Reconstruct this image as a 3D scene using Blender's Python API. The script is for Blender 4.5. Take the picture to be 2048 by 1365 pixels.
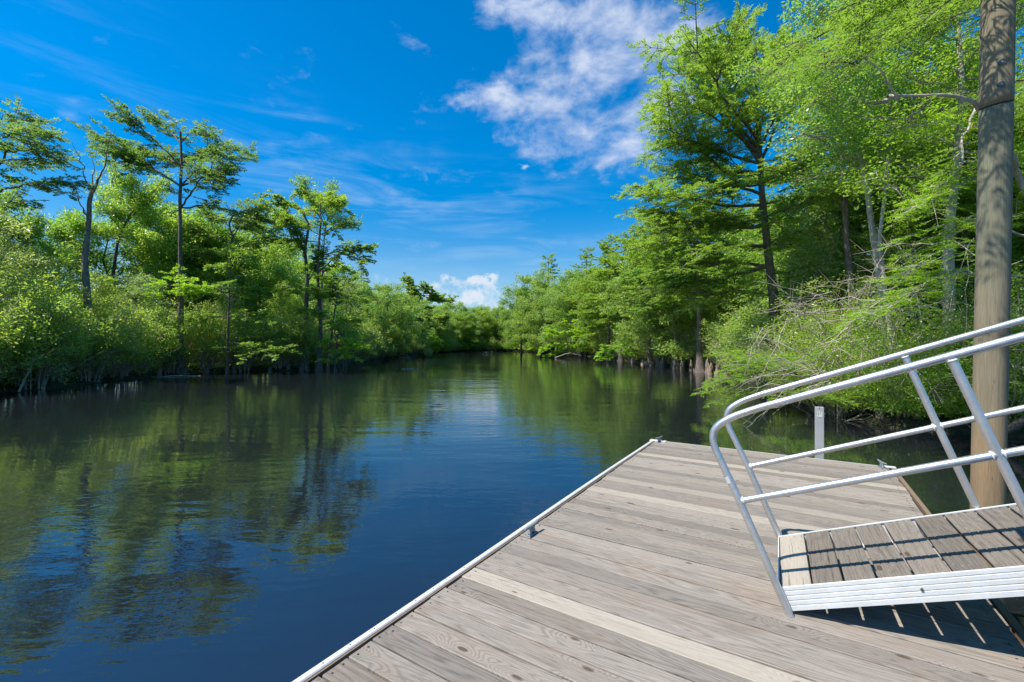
import bpy, math
import numpy as np
from mathutils import Vector, Matrix
R = math.radians
for o in list(bpy.data.objects): bpy.data.objects.remove(o)
S = bpy.context.scene
COL = S.collection
# ------------------------------------------------------------------ camera
FPX, CY, EYE = 893.2, 687.43, 2.0
cam = bpy.data.cameras.new('camera'); camo = bpy.data.objects.new('camera', cam); COL.objects.link(camo)
cam.sensor_width = 36.0; cam.lens = FPX/2048*36.0
cam.shift_y = (CY-682.5)/2048
camo.location = (0, 0, EYE); camo.rotation_euler = (R(90), 0, 0)
cam.clip_start = .05; cam.clip_end = 6000
S.camera = camo
# ------------------------------------------------------------------ light
SUNV = Vector((-.62, -.23, 1.0)).normalized()
elev = math.asin(SUNV.z)
sl = bpy.data.lights.new('sun', 'SUN'); sl.energy = 3.9; sl.angle = R(.53); sl.color = (1, .955, .88)
so = bpy.data.objects.new('sun', sl); COL.objects.link(so)
so.rotation_euler = SUNV.to_track_quat('Z', 'Y').to_euler(); so.location = (0, 0, 60)
S.view_settings.view_transform = 'Standard'; S.view_settings.look = 'None'
S.view_settings.exposure = 1.0; S.view_settings.gamma = 1
S.render.engine = 'CYCLES'
S.cycles.max_bounces = 11; S.cycles.diffuse_bounces = 7; S.cycles.glossy_bounces = 3
S.cycles.transmission_bounces = 6; S.cycles.transparent_max_bounces = 4

class NT:
    """tiny node helper"""
    def __init__(s, nt): s.t = nt; s.n = nt.nodes; s.l = nt.links
    def add(s, typ, **kw):
        nd = s.n.new(typ)
        for k, v in kw.items():
            if k.startswith('i_'): s.put(nd, k[2:], v)
            else: setattr(nd, k, v)
        return nd
    def put(s, nd, key, v):
        sock = nd.inputs[int(key)] if key.isdigit() else nd.inputs[key.replace('_', ' ')]
        if isinstance(v, bpy.types.NodeSocket): s.l.new(v, sock)
        else: sock.default_value = v
    def m(s, op, a, b=None, c=None, clamp=False):
        nd = s.n.new('ShaderNodeMath'); nd.operation = op; nd.use_clamp = clamp
        for i, v in enumerate((a, b, c)):
            if v is not None: s.put(nd, str(i), v)
        return nd.outputs[0]
    def v(s, op, a, b=None):
        nd = s.n.new('ShaderNodeVectorMath'); nd.operation = op
        s.put(nd, '0', a)
        if b is not None: s.put(nd, '1', b)
        return nd.outputs['Value'] if op in ('DOT_PRODUCT', 'LENGTH') else nd.outputs[0]
    def mix(s, f, a, b, bt='MIX'):
        nd = s.n.new('ShaderNodeMix'); nd.data_type = 'RGBA'; nd.blend_type = bt
        s.put(nd, '0', f); s.put(nd, '6', a); s.put(nd, '7', b)
        return nd.outputs[2]
    def ramp(s, f, pts):
        nd = s.n.new('ShaderNodeValToRGB'); el = nd.color_ramp.elements
        while len(el) < len(pts): el.new(.5)
        for e, (p, c) in zip(el, pts):
            e.position = p; e.color = (c, c, c, 1) if not isinstance(c, tuple) else (*c, 1)
        s.l.new(f, nd.inputs[0]); return nd.outputs[0]
    def noise(s, vec, scale, detail=4, rough=.5, dist=0, out=0):
        nd = s.n.new('ShaderNodeTexNoise'); s.put(nd, 'Vector', vec)
        nd.inputs['Scale'].default_value = scale; nd.inputs['Detail'].default_value = detail
        nd.inputs['Roughness'].default_value = rough; nd.inputs['Distortion'].default_value = dist
        return nd.outputs[out]
    def mr(s, v, a, b, c=0., d=1., smooth=False):
        nd = s.n.new('ShaderNodeMapRange'); s.put(nd, '0', v)
        if smooth: nd.interpolation_type = 'SMOOTHSTEP'
        for i, x in enumerate((a, b, c, d)): nd.inputs[i+1].default_value = x
        return nd.outputs[0]

# ------------------------------------------------------------------ world
W = bpy.data.worlds.new("World"); S.world = W; W.use_nodes = True
w = NT(W.node_tree); w.n.clear()
sky = w.add('ShaderNodeTexSky'); sky.sky_type = 'NISHITA'; sky.sun_disc = False
sky.sun_elevation = elev; sky.sun_rotation = math.atan2(SUNV.x, SUNV.y)
sky.altitude = 0; sky.air_density = 1.0; sky.dust_density = .25; sky.ozone_density = 4.0
hs = w.add('ShaderNodeHueSaturation', i_Saturation=1.5, i_Value=1.0, i_Hue=.497); w.l.new(sky.outputs[0], hs.inputs['Color'])
tc = w.add('ShaderNodeTexCoord'); g = w.v('NORMALIZE', tc.outputs['Generated'])
sp = w.add('ShaderNodeSeparateXYZ'); w.l.new(g, sp.inputs[0])
az = w.m('ARCTAN2', sp.outputs[0], sp.outputs[1]); el = w.m('ARCSINE', sp.outputs[2])
def azel(px, py):
    x, z = (px-1024)/FPX, (CY-py)/FPX
    return math.atan2(x, 1), math.atan2(z, math.hypot(x, 1))
# warp
cvec = w.add('ShaderNodeCombineXYZ'); w.l.new(az, cvec.inputs[0]); w.l.new(el, cvec.inputs[1])
warp = w.noise(cvec.outputs[0], 7, 5, .6, 0, 1)
wp = w.v('SUBTRACT', warp, (.5, .5, .5)); wsp = w.add('ShaderNodeSeparateXYZ'); w.l.new(wp, wsp.inputs[0])
azw = w.m('ADD', az, w.m('MULTIPLY', wsp.outputs[0], .22)); elw = w.m('ADD', el, w.m('MULTIPLY', wsp.outputs[1], .22))
def blob(px, py, rx, ry, rot, amp, warped=True):
    a0, e0 = azel(px, py); A = azw if warped else az; E_ = elw if warped else el
    c, s_ = math.cos(R(rot)), math.sin(R(rot))
    da = w.m('SUBTRACT', A, a0); de = w.m('SUBTRACT', E_, e0)
    u = w.m('DIVIDE', w.m('ADD', w.m('MULTIPLY', da, c), w.m('MULTIPLY', de, s_)), rx)
    v = w.m('DIVIDE', w.m('SUBTRACT', w.m('MULTIPLY', de, c), w.m('MULTIPLY', da, s_)), ry)
    r2 = w.m('ADD', w.m('MULTIPLY', u, u), w.m('MULTIPLY', v, v))
    return w.m('MULTIPLY', w.m('EXPONENT', w.m('MULTIPLY', r2, -1.0)), amp)
def total(L):
    a = L[0]
    for b in L[1:]: a = w.m('ADD', a, b)
    return a
big = total([blob(1055, 50, .085, .07, 30, 1.2), blob(1130, 10, .12, .05, 0, .9), blob(1240, 60, .10, .09, 35, .75), blob(1150, 170, .10, .075, 40, 1.1),
             blob(1010, 205, .07, .035, -5, 1.0), blob(925, 190, .05, .013, -25, .6), blob(1110, 265, .09, .05, -20, 1.0),
             blob(1230, 285, .09, .035, -20, .95), blob(1290, 200, .10, .09, 60, .8), blob(1330, 60, .07, .12, 70, .7)])
mpc = w.add('ShaderNodeMapping'); mpc.inputs['Rotation'].default_value = (0, 0, R(-50)); mpc.inputs['Scale'].default_value = (.75, 1.5, 1); w.l.new(cvec.outputs[0], mpc.inputs[0])
cn = w.noise(mpc.outputs[0], 10, 12, .60, .2)
m1 = w.mr(w.m('ADD', big, w.m('MULTIPLY', w.m('SUBTRACT', cn, .5), 4.2)), .35, 2.1, 0, .92, True)
small = total([blob(1052, 332, .024, .010, 5, 1.2), blob(872, 350, .018, .018, 0, .55), blob(958, 578, .034, .010, 2, 1.15), blob(935, 614, .030, .014, 15, 1.2),
               blob(880, 575, .03, .014, -20, 1.0), blob(985, 612, .05, .02, 0, .7), blob(900, 632, .05, .014, 0, .8), blob(780, 560, .05, .012, 0, .8), blob(1000, 585, .22, .014, 2, .55), blob(930, 600, .12, .03, 0, .35)])
cn2 = w.noise(cvec.outputs[0], 45, 8, .6, .2)
m2 = w.mr(w.m('ADD', small, w.m('MULTIPLY', w.m('SUBTRACT', cn2, .5), 2.6)), .55, 1.75, 0, .9, True)
# thin wisps
mp = w.add('ShaderNodeMapping'); mp.inputs['Scale'].default_value = (2.2, 13, 1); mp.inputs['Rotation'].default_value = (0, 0, R(6)); w.l.new(cvec.outputs[0], mp.inputs[0])
wn = w.noise(mp.outputs[0], 1.6, 8, .62, .6)
band = total([blob(760, 360, .35, .06, -4, 1.), blob(1130, 460, .12, .016, 12, .9), blob(900, 450, .4, .10, 0, .55), blob(560, 320, .25, .08, -15, .4), blob(950, 510, .5, .05, 0, .6), blob(40, 60, .15, .1, 20, .35)])
m3 = w.m('MULTIPLY', w.mr(wn, .42, .85, 0, .42, True), band, clamp=True)
hz = w.mr(el, 0.0, .36, 1, 0, True)
hz = w.m('MULTIPLY', w.m('POWER', hz, 2.6), .78)
c0 = w.mix(hz, w.v('SCALE', hs.outputs[0]) if False else w.mix(1., hs.outputs[0], w.ramp(el, [(0., .70), (.12, .74), (.42, 1.0)]), 'MULTIPLY'), (2.5, 3.6, 4.5, 1))
c1 = w.mix(m3, c0, (2.9, 3.9, 5.2, 1))
c2 = w.mix(m1, c1, w.mix(w.mr(cn, .35, .65), (2.0, 2.7, 4.3, 1), (3.7, 4.1, 4.9, 1)))
c3 = w.mix(m2, c2, (4.1, 4.4, 4.9, 1))
bg = w.add('ShaderNodeBackground', i_Color=c3, i_Strength=.096); ow = w.add('ShaderNodeOutputWorld')
w.l.new(bg.outputs[0], ow.inputs[0])

# ------------------------------------------------------------------ materials
def mat(name):
    m = bpy.data.materials.new(name); m.use_nodes = True; n = NT(m.node_tree); n.n.clear()
    out = n.add('ShaderNodeOutputMaterial'); return m, n, out
def principled(n, out, **kw):
    p = n.add('ShaderNodeBsdfPrincipled'); n.l.new(p.outputs[0], out.inputs[0])
    for k, v in kw.items(): n.put(p, k, v)
    return p
def leafmat(name, dark, light, trans=.36, rough=.55, yellow=(.20, .22, .02), ramt=.25):
    m, n, out = mat(name)
    at = n.add('ShaderNodeAttribute', attribute_name='tint'); oi = n.add('ShaderNodeObjectInfo')
    f = n.m('ADD', at.outputs['Fac'], n.m('MULTIPLY', n.m('SUBTRACT', oi.outputs['Random'], .5), .35), clamp=True)
    col = n.mix(f, (*dark, 1), (*light, 1))
    rr = n.m('FRACT', n.m('MULTIPLY', oi.outputs['Random'], 17.3)); col = n.mix(n.mr(rr, .35, 1, 0, .75), col, n.mix(1., col, (.72, .88, 1.1, 1), 'MULTIPLY'))
    at2 = n.add('ShaderNodeAttribute', attribute_name='leafr')
    col = n.mix(n.mr(at2.outputs['Fac'], .78, 1, 0, ramt), col, (*yellow, 1))
    p = n.add('ShaderNodeBsdfPrincipled'); n.put(p, 'Base Color', col); n.put(p, 'Roughness', rough); n.put(p, 'Specular IOR Level', .55)
    t = n.add('ShaderNodeBsdfTranslucent'); n.put(t, 'Color', n.mix(1., col, (1.75, 1.8, .9, 1), 'MULTIPLY'))
    mx = n.add('ShaderNodeMixShader'); mx.inputs[0].default_value = trans
    n.l.new(p.outputs[0], mx.inputs[1]); n.l.new(t.outputs[0], mx.inputs[2]); n.l.new(mx.outputs[0], out.inputs[0]); return m
LM = {
 'cyp': leafmat('cypress_leaf', (.17, .27, .045), (.29, .39, .06), .54, .42),
 'cypy': leafmat('young_cypress_leaf', (.25, .40, .03), (.37, .51, .045), .54, .42),
 'cypd': leafmat('old_cypress_leaf', (.13, .22, .065), (.24, .33, .085), .54, .42),
 'far': leafmat('feathery_leaf', (.21, .32, .075), (.33, .43, .10), .5, .45),
 'broad': leafmat('broad_leaf', (.20, .33, .06), (.34, .45, .10), .53, .35, (.32, .30, .06)),
 'shrub': leafmat('shrub_leaf', (.23, .35, .07), (.37, .46, .11), .52, .34, (.36, .34, .10), .3),
 'shrubg': leafmat('greyish_shrub_leaf', (.26, .33, .13), (.37, .43, .19), .5, .36, (.36, .34, .14)),
 'neary': leafmat('sunny_leaf', (.15, .27, .035), (.28, .40, .05), .5, .34),
}
def barkmat(name, a, b, sc=6, zs=.25):
    m, n, out = mat(name)
    t = n.add('ShaderNodeTexCoord'); mp = n.add('ShaderNodeMapping'); mp.inputs['Scale'].default_value = (1, 1, zs); n.l.new(t.outputs['Object'], mp.inputs[0])
    nz = n.noise(mp.outputs[0], sc*3, 6, .65); n2 = n.noise(t.outputs['Object'], .9, 3, .5)
    f = n.m('ADD', n.m('MULTIPLY', nz, .7), n.m('MULTIPLY', n2, .3))
    col = n.mix(n.mr(f, .38, .62), (*a, 1), (*b, 1))
    bp = n.add('ShaderNodeBump', i_Strength=.6, i_Distance=.02, i_Height=nz)
    principled(n, out, Base_Color=col, Roughness=.9, Normal=bp.outputs[0]); return m
BK = {'cyp': barkmat('cypress_bark', (.06, .048, .04), (.20, .165, .135)),
      'dark': barkmat('dark_bark', (.03, .025, .02), (.10, .085, .07)),
      'pale': barkmat('pale_bark', (.22, .19, .15), (.50, .46, .39), 4, .6),
      'stem': barkmat('shrub_stem', (.16, .135, .105), (.42, .38, .31), 4, .5),
      'knee': barkmat('knee_bark', (.085, .062, .045), (.27, .21, .155), 5, .4),
      'snag': barkmat('grey_dead_wood', (.10, .085, .07), (.28, .24, .20), 6, .3),
      'twig': barkmat('bare_twig', (.25, .21, .16), (.48, .42, .34), 4, 1)}
# ground
MG, n, out = mat('swamp_soil')
t = n.add('ShaderNodeTexCoord')
a = n.noise(t.outputs['Object'], .8, 8, .65); b = n.noise(t.outputs['Object'], 6, 5, .6)
col = n.mix(n.mr(a, .4, .65), (.022, .016, .010, 1), (.05, .055, .018, 1)); col = n.mix(n.mr(b, .5, .75, 0, .5), col, (.10, .07, .04, 1))
bp = n.add('ShaderNodeBump', i_Strength=.8, i_Distance=.08, i_Height=b)
principled(n, out, Base_Color=col, Roughness=.95, Normal=bp.outputs[0])
# water
MW, n, out = mat('river_water')
t = n.add('ShaderNodeTexCoord')
def wv(scale, stretch, rot, det, dist=0):
    mp = n.add('ShaderNodeMapping'); mp.inputs['Scale'].default_value = (stretch, 1, 1); mp.inputs['Rotation'].default_value = (0, 0, R(rot)); n.l.new(t.outputs['Object'], mp.inputs[0])
    return n.noise(mp.outputs[0], scale, det, .5, dist)
h1 = wv(.9, .35, -28, 2, .3); h2 = wv(4.5, .38, -20, 3, .4); h3 = wv(16, .45, -12, 2)
patch = n.mr(n.noise(t.outputs['Object'], .16, 3, .5), .38, .66, .25, 1.25)
hh = n.m('ADD', n.m('MULTIPLY', h1, .016), n.m('MULTIPLY', patch, n.m('ADD', n.m('MULTIPLY', h2, .0068), n.m('MULTIPLY', h3, .0020))))
bp = n.add('ShaderNodeBump', i_Strength=1.0, i_Distance=1.0, i_Height=hh)
principled(n, out, Base_Color=(.010, .012, .015, 1), Roughness=.015, IOR=1.95, Normal=bp.outputs[0], Specular_IOR_Level=.5)

def deckmat(name, ys=1.0, contrast=1.0, base='dock'):
    """weathered boards: object x runs along the board, 'bid' is a random number for each board, 'fresh' marks newer boards"""
    m, n, out = mat(name)
    t = n.add('ShaderNodeTexCoord'); at = n.add('ShaderNodeAttribute', attribute_name='bid'); fr = n.add('ShaderNodeAttribute', attribute_name='fresh')
    sp = n.add('ShaderNodeSeparateXYZ'); n.l.new(t.outputs['Object'], sp.inputs[0])
    X = n.m('ADD', sp.outputs[0], n.m('MULTIPLY', at.outputs['Fac'], 37.)); Y = sp.outputs[1]
    def vec(a, b):
        c = n.add('ShaderNodeCombineXYZ'); n.put(c, '0', n.m('MULTIPLY', X, a)); n.put(c, '1', n.m('MULTIPLY', Y, b)); n.put(c, '2', n.m('MULTIPLY', at.outputs['Fac'], 91.)); return c.outputs[0]
    def vec2(a, b):
        c = n.add('ShaderNodeCombineXYZ'); n.put(c, '0', n.m('MULTIPLY', X, a)); n.put(c, '1', n.m('ADD', n.m('MULTIPLY', Y, b), n.m('MULTIPLY', at.outputs['Fac'], 5.3))); return c.outputs[0]
    # knots: elongated along the board, with the grain swirling round them
    vo = n.add('ShaderNodeTexVoronoi'); vo.feature = 'F1'; vo.voronoi_dimensions = '2D'; n.put(vo, 'Vector', vec2(2.6, 7.0)); n.put(vo, 'Scale', 1.0)
    kd = vo.outputs['Distance']; sc_ = n.add('ShaderNodeSeparateColor'); n.l.new(vo.outputs['Color'], sc_.inputs[0]); ksel = n.mr(sc_.outputs[0], .70, .72)
    kdw = n.m('ADD', kd, n.m('MULTIPLY', n.m('SUBTRACT', n.noise(vec(30, 90), 1, 2, .6), .5), .05)); krad = n.m('SUBTRACT', kdw, n.mr(sc_.outputs[1], 0, 1, .035, .11))
    k2 = n.m('MULTIPLY', kd, kd); kn = n.m('MULTIPLY', n.mr(krad, -.03, .012, 1, 0), ksel)
    kw = n.m('MULTIPLY', n.m('EXPONENT', n.m('MULTIPLY', k2, -11.)), ksel)
    base_n = n.noise(vec(.45, 5.5), 1.0, 2, .45, .15)
    ph = n.m('ADD', n.m('ADD', base_n, n.m('MULTIPLY', kw, .22)), n.m('MULTIPLY', n.noise(vec(6, 90), 1, 3, .6), .022))
    rings = n.m('SINE', n.m('MULTIPLY', ph, 190.)); rings = n.m('POWER', n.mr(rings, -1, 1), 2.2)
    fib = n.noise(vec(7, 260), 1.0, 5, .7)
    fine = n.noise(vec(22, 700), 1.0, 3, .65)
    pat = n.noise(vec(1.1, 6), 1.0, 5, .65)
    blot = n.noise(t.outputs['Object'], 2.6, 8, .68)
    g_ = n.m('SUBTRACT', n.m('ADD', n.m('MULTIPLY', fib, .75), n.m('MULTIPLY', fine, .45)), n.m('MULTIPLY', rings, .20 if base == 'dock' else .12))
    g_ = n.mr(g_, .20, .85)
    if base == 'dock':
        col = n.mix(g_, (.118, .098, .080, 1), (.352, .312, .266, 1)); brown = (.25, .165, .105, 1)
    else:
        col = n.mix(g_, (.070, .058, .048, 1), (.270, .236, .195, 1)); brown = (.20, .15, .11, 1)
    col = n.mix(n.mr(pat, .46, .72, 0, .45), col, n.mix(.5, col, brown))
    col = n.mix(n.mr(blot, .54, .66, 0, .42), col, n.mix(.6, col, brown))
    tone = n.mr(at.outputs['Fac'], 0, 1, .72, 1.18)
    tn = n.add('ShaderNodeCombineXYZ'); [n.put(tn, str(i), tone) for i in range(3)]
    col = n.mix(1., col, tn.outputs[0], 'MULTIPLY')
    fc = n.mix(g_, (.30, .255, .20, 1), (.435, .385, .315, 1)); col = n.mix(n.m('MINIMUM', fr.outputs['Fac'], 1.), col, fc)
    col = n.mix(n.m('MULTIPLY', kn, .85), col, (.075, .048, .03, 1))
    ck = n.mr(n.noise(vec(1.6, 150), 1.0, 4, .7), .640, .68, 0, .9); col = n.mix(ck, col, (.045, .034, .027, 1))
    spk = n.mr(n.noise(t.outputs['Object'], 70, 3, .6), .69, .73, 0, .55); col = n.mix(spk, col, (.46, .43, .39, 1))
    hgt = n.m('SUBTRACT', n.m('ADD', g_, n.m('MULTIPLY', kn, .6)), n.m('MULTIPLY', ck, 1.4))
    bp = n.add('ShaderNodeBump', i_Strength=.55*contrast, i_Distance=.0035, i_Height=hgt)
    principled(n, out, Base_Color=col, Roughness=.86, Normal=bp.outputs[0], Specular_IOR_Level=.3); return m
MD = deckmat('weathered_dock_boards'); MDG = deckmat('weathered_ramp_boards', 1, 1.4, 'ramp')
def metal(name, col, rough, met=1., scr=.12, stain=0):
    m, n, out = mat(name); t = n.add('ShaderNodeTexCoord')
    a = n.noise(t.outputs['Object'], 7, 6, .65); b = n.noise(t.outputs['Object'], 130, 3, .6)
    f = n.m('ADD', n.m('MULTIPLY', a, .6), n.m('MULTIPLY', b, .4))
    c = n.mix(n.mr(f, .35, .65), (*[x*.80 for x in col], 1), (*col, 1))
    if stain: c = n.mix(n.mr(n.noise(t.outputs['Object'], 2.3, 5, .7), .55, .72, 0, stain), c, (.42, .42, .30, 1))
    bp = n.add('ShaderNodeBump', i_Strength=.25, i_Distance=.001, i_Height=b)
    principled(n, out, Base_Color=c, Metallic=met, Roughness=n.mr(f, .3, .7, rough-scr, rough+scr), Normal=bp.outputs[0]); return m
MAL = metal('aluminium_tube', (.67, .67, .67), .40, .85, .14, .6); MCH = metal('aluminium_channel', (.72, .72, .70), .55, .15)
MGZ = metal('galvanised_cleat', (.27, .32, .33), .55, .5); MST = metal('dark_bolt', (.16, .15, .14), .5, .8)
MPO = metal('grey_marker_post', (.37, .375, .38), .55, .1)
def plain(name, col, rough=.6):
    m, n, out = mat(name); t = n.add('ShaderNodeTexCoord'); a = n.noise(t.outputs['Object'], 30, 5, .65)
    principled(n, out, Base_Color=n.mix(n.mr(a, .3, .75), (*[x*.82 for x in col], 1), (*col, 1)), Roughness=rough); return m
MWH = plain('white_edge_strip', (.58, .57, .55), .5); MTP = plain('pale_tape', (.56, .54, .51)); MGR = plain('grey_ink', (.22, .24, .25)); MDK = plain('dark_recess', (.03, .025, .02), .9)
MFL = plain('float_plastic', (.05, .05, .055)); MBR = plain('brown_trim', (.20, .14, .09), .85)
# pole wood
MPL, n, out = mat('treated_pole_wood')
t = n.add('ShaderNodeTexCoord'); sp = n.add('ShaderNodeSeparateXYZ'); n.l.new(t.outputs['Object'], sp.inputs[0])
mp = n.add('ShaderNodeMapping'); mp.inputs['Scale'].default_value = (1, 1, .035); n.l.new(t.outputs['Object'], mp.inputs[0])
f1 = n.noise(mp.outputs[0], 95, 8, .75); f2 = n.noise(t.outputs['Object'], 2.2, 6, .65); mp2 = n.add('ShaderNodeMapping'); mp2.inputs['Scale'].default_value = (1, 1, .12); n.l.new(t.outputs['Object'], mp2.inputs[0]); f3 = n.noise(mp2.outputs[0], 9, 4, .6, .4)
zz = n.m('ADD', sp.outputs[2], n.m('MULTIPLY', n.m('SUBTRACT', f2, .5), .9))
grn = n.mix(n.mr(f1, .3, .7), (.095, .096, .058, 1), (.225, .222, .145, 1)); tan = n.mix(n.mr(f1, .3, .7), (.18, .11, .05, 1), (.31, .215, .118, 1))
mid = n.mix(n.mr(f1, .3, .7), (.12, .098, .056, 1), (.285, .235, .148, 1))
col = n.mix(n.mr(zz, 2.0, 2.9, 0, 1, True), tan, mid); col = n.mix(n.mr(zz, 3.3, 4.3, 0, 1, True), col, grn); col = n.mix(n.mr(sp.outputs[2], 5.36, 5.37), col, mid)
col = n.mix(n.mr(f3, .45, .7, 0, .6), col, (.14, .12, .08, 1)); mp3 = n.add('ShaderNodeMapping'); mp3.inputs['Scale'].default_value = (1, 1, .018); n.l.new(t.outputs['Object'], mp3.inputs[0]); f4 = n.noise(mp3.outputs[0], 34, 3, .6)
ck = n.m('MAXIMUM', n.mr(f1, .66, .71, 0, .6), n.m('MULTIPLY', n.mr(n.m('ABSOLUTE', n.m('SUBTRACT', f4, .55)), 0, .006, .9, 0), n.mr(n.noise(t.outputs['Object'], 1.7, 2, .5), .48, .56))); col = n.mix(ck, col, (.05, .04, .027, 1))
bp = n.add('ShaderNodeBump', i_Strength=.5, i_Distance=.006, i_Height=f1); principled(n, out, Base_Color=col, Roughness=.85, Normal=bp.outputs[0])

# ------------------------------------------------------------------ mesh helpers
def tag(o, label=None, cat=None, group=None, kind=None):
    if label: o['label'] = label
    if cat: o['category'] = cat
    if group: o['group'] = group
    if kind: o['kind'] = kind
    return o
def npmesh(name, V, F, m, smooth=False, attrs=None, k=None):
    """V (n,3), F (m,k) arrays"""
    me = bpy.data.meshes.new(name); V = np.asarray(V, np.float32); F = np.asarray(F, np.int32); k = F.shape[1]
    me.vertices.add(len(V)); me.vertices.foreach_set('co', V.ravel())
    me.loops.add(F.size); me.loops.foreach_set('vertex_index', F.ravel())
    me.polygons.add(len(F)); me.polygons.foreach_set('loop_start', np.arange(0, F.size, k, dtype=np.int32)); me.polygons.foreach_set('loop_total', np.full(len(F), k, np.int32))
    if smooth: me.polygons.foreach_set('use_smooth', np.ones(len(F), bool))
    me.update(calc_edges=True)
    for an, arr in (attrs or {}).items():
        at = me.attributes.new(an, 'FLOAT', 'FACE'); at.data.foreach_set('value', np.asarray(arr, np.float32))
    me.materials.append(m); return me
def link(name, me, parent=None, loc=(0, 0, 0)):
    o = bpy.data.objects.new(name, me); COL.objects.link(o)
    if parent is not None: o.parent = parent
    o.location = loc; return o
def empty(name, loc=(0, 0, 0), M=None):
    o = bpy.data.objects.new(name, None); COL.objects.link(o); o.empty_display_size = .2
    if M is not None: o.matrix_world = M
    else: o.location = loc
    return o
class MB:
    """quads/tris/ngons collector"""
    def __init__(s): s.v = []; s.f = []; s.fa = []
    def box(s, c, h, M=None, at=0.):
        c = np.array(c, float); h = np.array(h, float); i = len(s.v)
        for z in (-1, 1):
            for y, x in ((-1, -1), (-1, 1), (1, 1), (1, -1)):
                p = Vector(c+h*np.array([x, y, z])); s.v.append(tuple(M @ p if M else p))
        for f in ((3, 2, 1, 0), (4, 5, 6, 7), (0, 1, 5, 4), (1, 2, 6, 5), (2, 3, 7, 6), (3, 0, 4, 7)): s.f.append([i+a for a in f]); s.fa.append(at)
    def tube(s, pts, rad, n=12, cap=True, at=0.):
        pts = [Vector(p) for p in pts]; m = len(pts)
        if not hasattr(rad, '__len__'): rad = [rad]*m
        up = None; i0 = len(s.v)
        for k, p in enumerate(pts):
            d = (pts[min(k+1, m-1)]-pts[max(k-1, 0)]).normalized()
            if up is None:
                up = Vector((0, 0, 1)) if abs(d.z) < .9 else Vector((1, 0, 0))
            a = d.cross(up).normalized(); b = a.cross(d).normalized(); up = b
            for j in range(n):
                t_ = 2*math.pi*j/n; s.v.append(tuple(p+(a*math.cos(t_)+b*math.sin(t_))*rad[k]))
        for k in range(m-1):
            for j in range(n):
                s.f.append([i0+k*n+j, i0+(k+1)*n+j, i0+(k+1)*n+(j+1) % n, i0+k*n+(j+1) % n]); s.fa.append(at)
        if cap:
            s.f.append([i0+j for j in range(n)]); s.f.append([i0+(m-1)*n+j for j in range(n-1, -1, -1)]); s.fa += [at, at]
    def extrude(s, prof, x0, x1):
        """closed (y,z) profile along x"""
        i = len(s.v); n = len(prof)
        for x in (x0, x1):
            for y, z in prof: s.v.append((x, y, z))
        for j in range(n): s.f.append([i+j, i+(j+1) % n, i+n+(j+1) % n, i+n+j]); s.fa.append(0)
        s.f.append([i+j for j in range(n-1, -1, -1)]); s.f.append([i+n+j for j in range(n)]); s.fa += [0, 0]
    def build(s, name, m, parent=None, smooth=False, bevel=0, attrs=None):
        me = bpy.data.meshes.new(name); me.from_pydata(s.v, [], s.f); me.materials.append(m)
        for an, arr in (attrs or {}).items():
            at = me.attributes.new(an, 'FLOAT', 'FACE'); at.data.foreach_set('value', np.asarray(arr, np.float32))
        if smooth:
            me.polygons.foreach_set('use_smooth', [len(f) <= 4 for f in s.f])
        me.update(); o = link(name, me, parent)
        if bevel: b = o.modifiers.new('bevel', 'BEVEL'); b.width = bevel; b.segments = 2; b.limit_method = 'ANGLE'
        return o
def P(px, py, d): return np.array([(px-1024)/FPX*d, d, EYE-(py-CY)/FPX*d])

# ------------------------------------------------------------------ river and land
LEFT = [(-24, -40), (-22, 2), (-20.6, 14), (-20.3, 19), (-21.3, 24), (-21.4, 29), (-18.5, 31.5), (-15.7, 33.5), (-14.8, 40), (-16.4, 52), (-17, 70), (-17, 92)]
FAR = [(-14, 108), (-4, 121), (2, 116), (4, 104)]
RIGHT = [(8, 90), (12.3, 67), (13.1, 43), (13.9, 30), (10.6, 18), (9.2, 12.5), (8.9, 10.4), (10.6, 9.1), (15, 7.4), (15, 2), (12, -5), (12, -40)]
poly = np.array(LEFT+FAR+RIGHT, float)
def sdist(X, Y):
    """signed distance to the river outline, negative over water"""
    d = np.full(X.shape, 1e9); ins = np.zeros(X.shape, bool); n_ = len(poly)
    for i in range(n_):
        a = poly[i]; b = poly[(i+1) % n_]; e = b-a; t_ = np.clip(((X-a[0])*e[0]+(Y-a[1])*e[1])/(e@e), 0, 1)
        d = np.minimum(d, np.hypot(X-a[0]-t_*e[0], Y-a[1]-t_*e[1]))
        c = ((a[1] > Y) != (b[1] > Y)); 
        with np.errstate(divide='ignore', invalid='ignore'): xi = (b[0]-a[0])*(Y-a[1])/(b[1]-a[1]+1e-12)+a[0]
        ins ^= c & (X < xi)
    return np.where(ins, -d, d)
def axis(lo, hi, st, far):
    a = list(np.arange(lo, hi+.01, st)); s_ = st; x = a[-1]
    while x < far: s_ *= 1.35; x += s_; a.append(x)
    s_ = st; x = a[0]; b = []
    while x > -far: s_ *= 1.35; x -= s_; b.append(x)
    return np.array(b[::-1]+a)
rg = np.random.default_rng(5)
gx = axis(-45, 35, .5, 3000); gy = axis(-10, 135, .5, 3000)
GX, GY = np.meshgrid(gx, gy); sd = sdist(GX, GY)
wob = .35*np.sin(GX*1.7+np.sin(GY*1.1)*2)+.3*np.sin(GY*1.3+GX*.6)+rg.normal(0, .12, GX.shape)
def prof_(q): return np.where(q < 0, np.maximum(-1.5, q*.9), np.minimum(.30, .02+q*.28))
GZ = prof_(sd+wob*.7)+np.where(sd > 1.5, rg.normal(0, .05, GX.shape), 0)
ny, nx = GX.shape; idx = np.arange(nx*ny).reshape(ny, nx)
F = np.stack([idx[:-1, :-1], idx[:-1, 1:], idx[1:, 1:], idx[1:, :-1]], -1).reshape(-1, 4)
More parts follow.
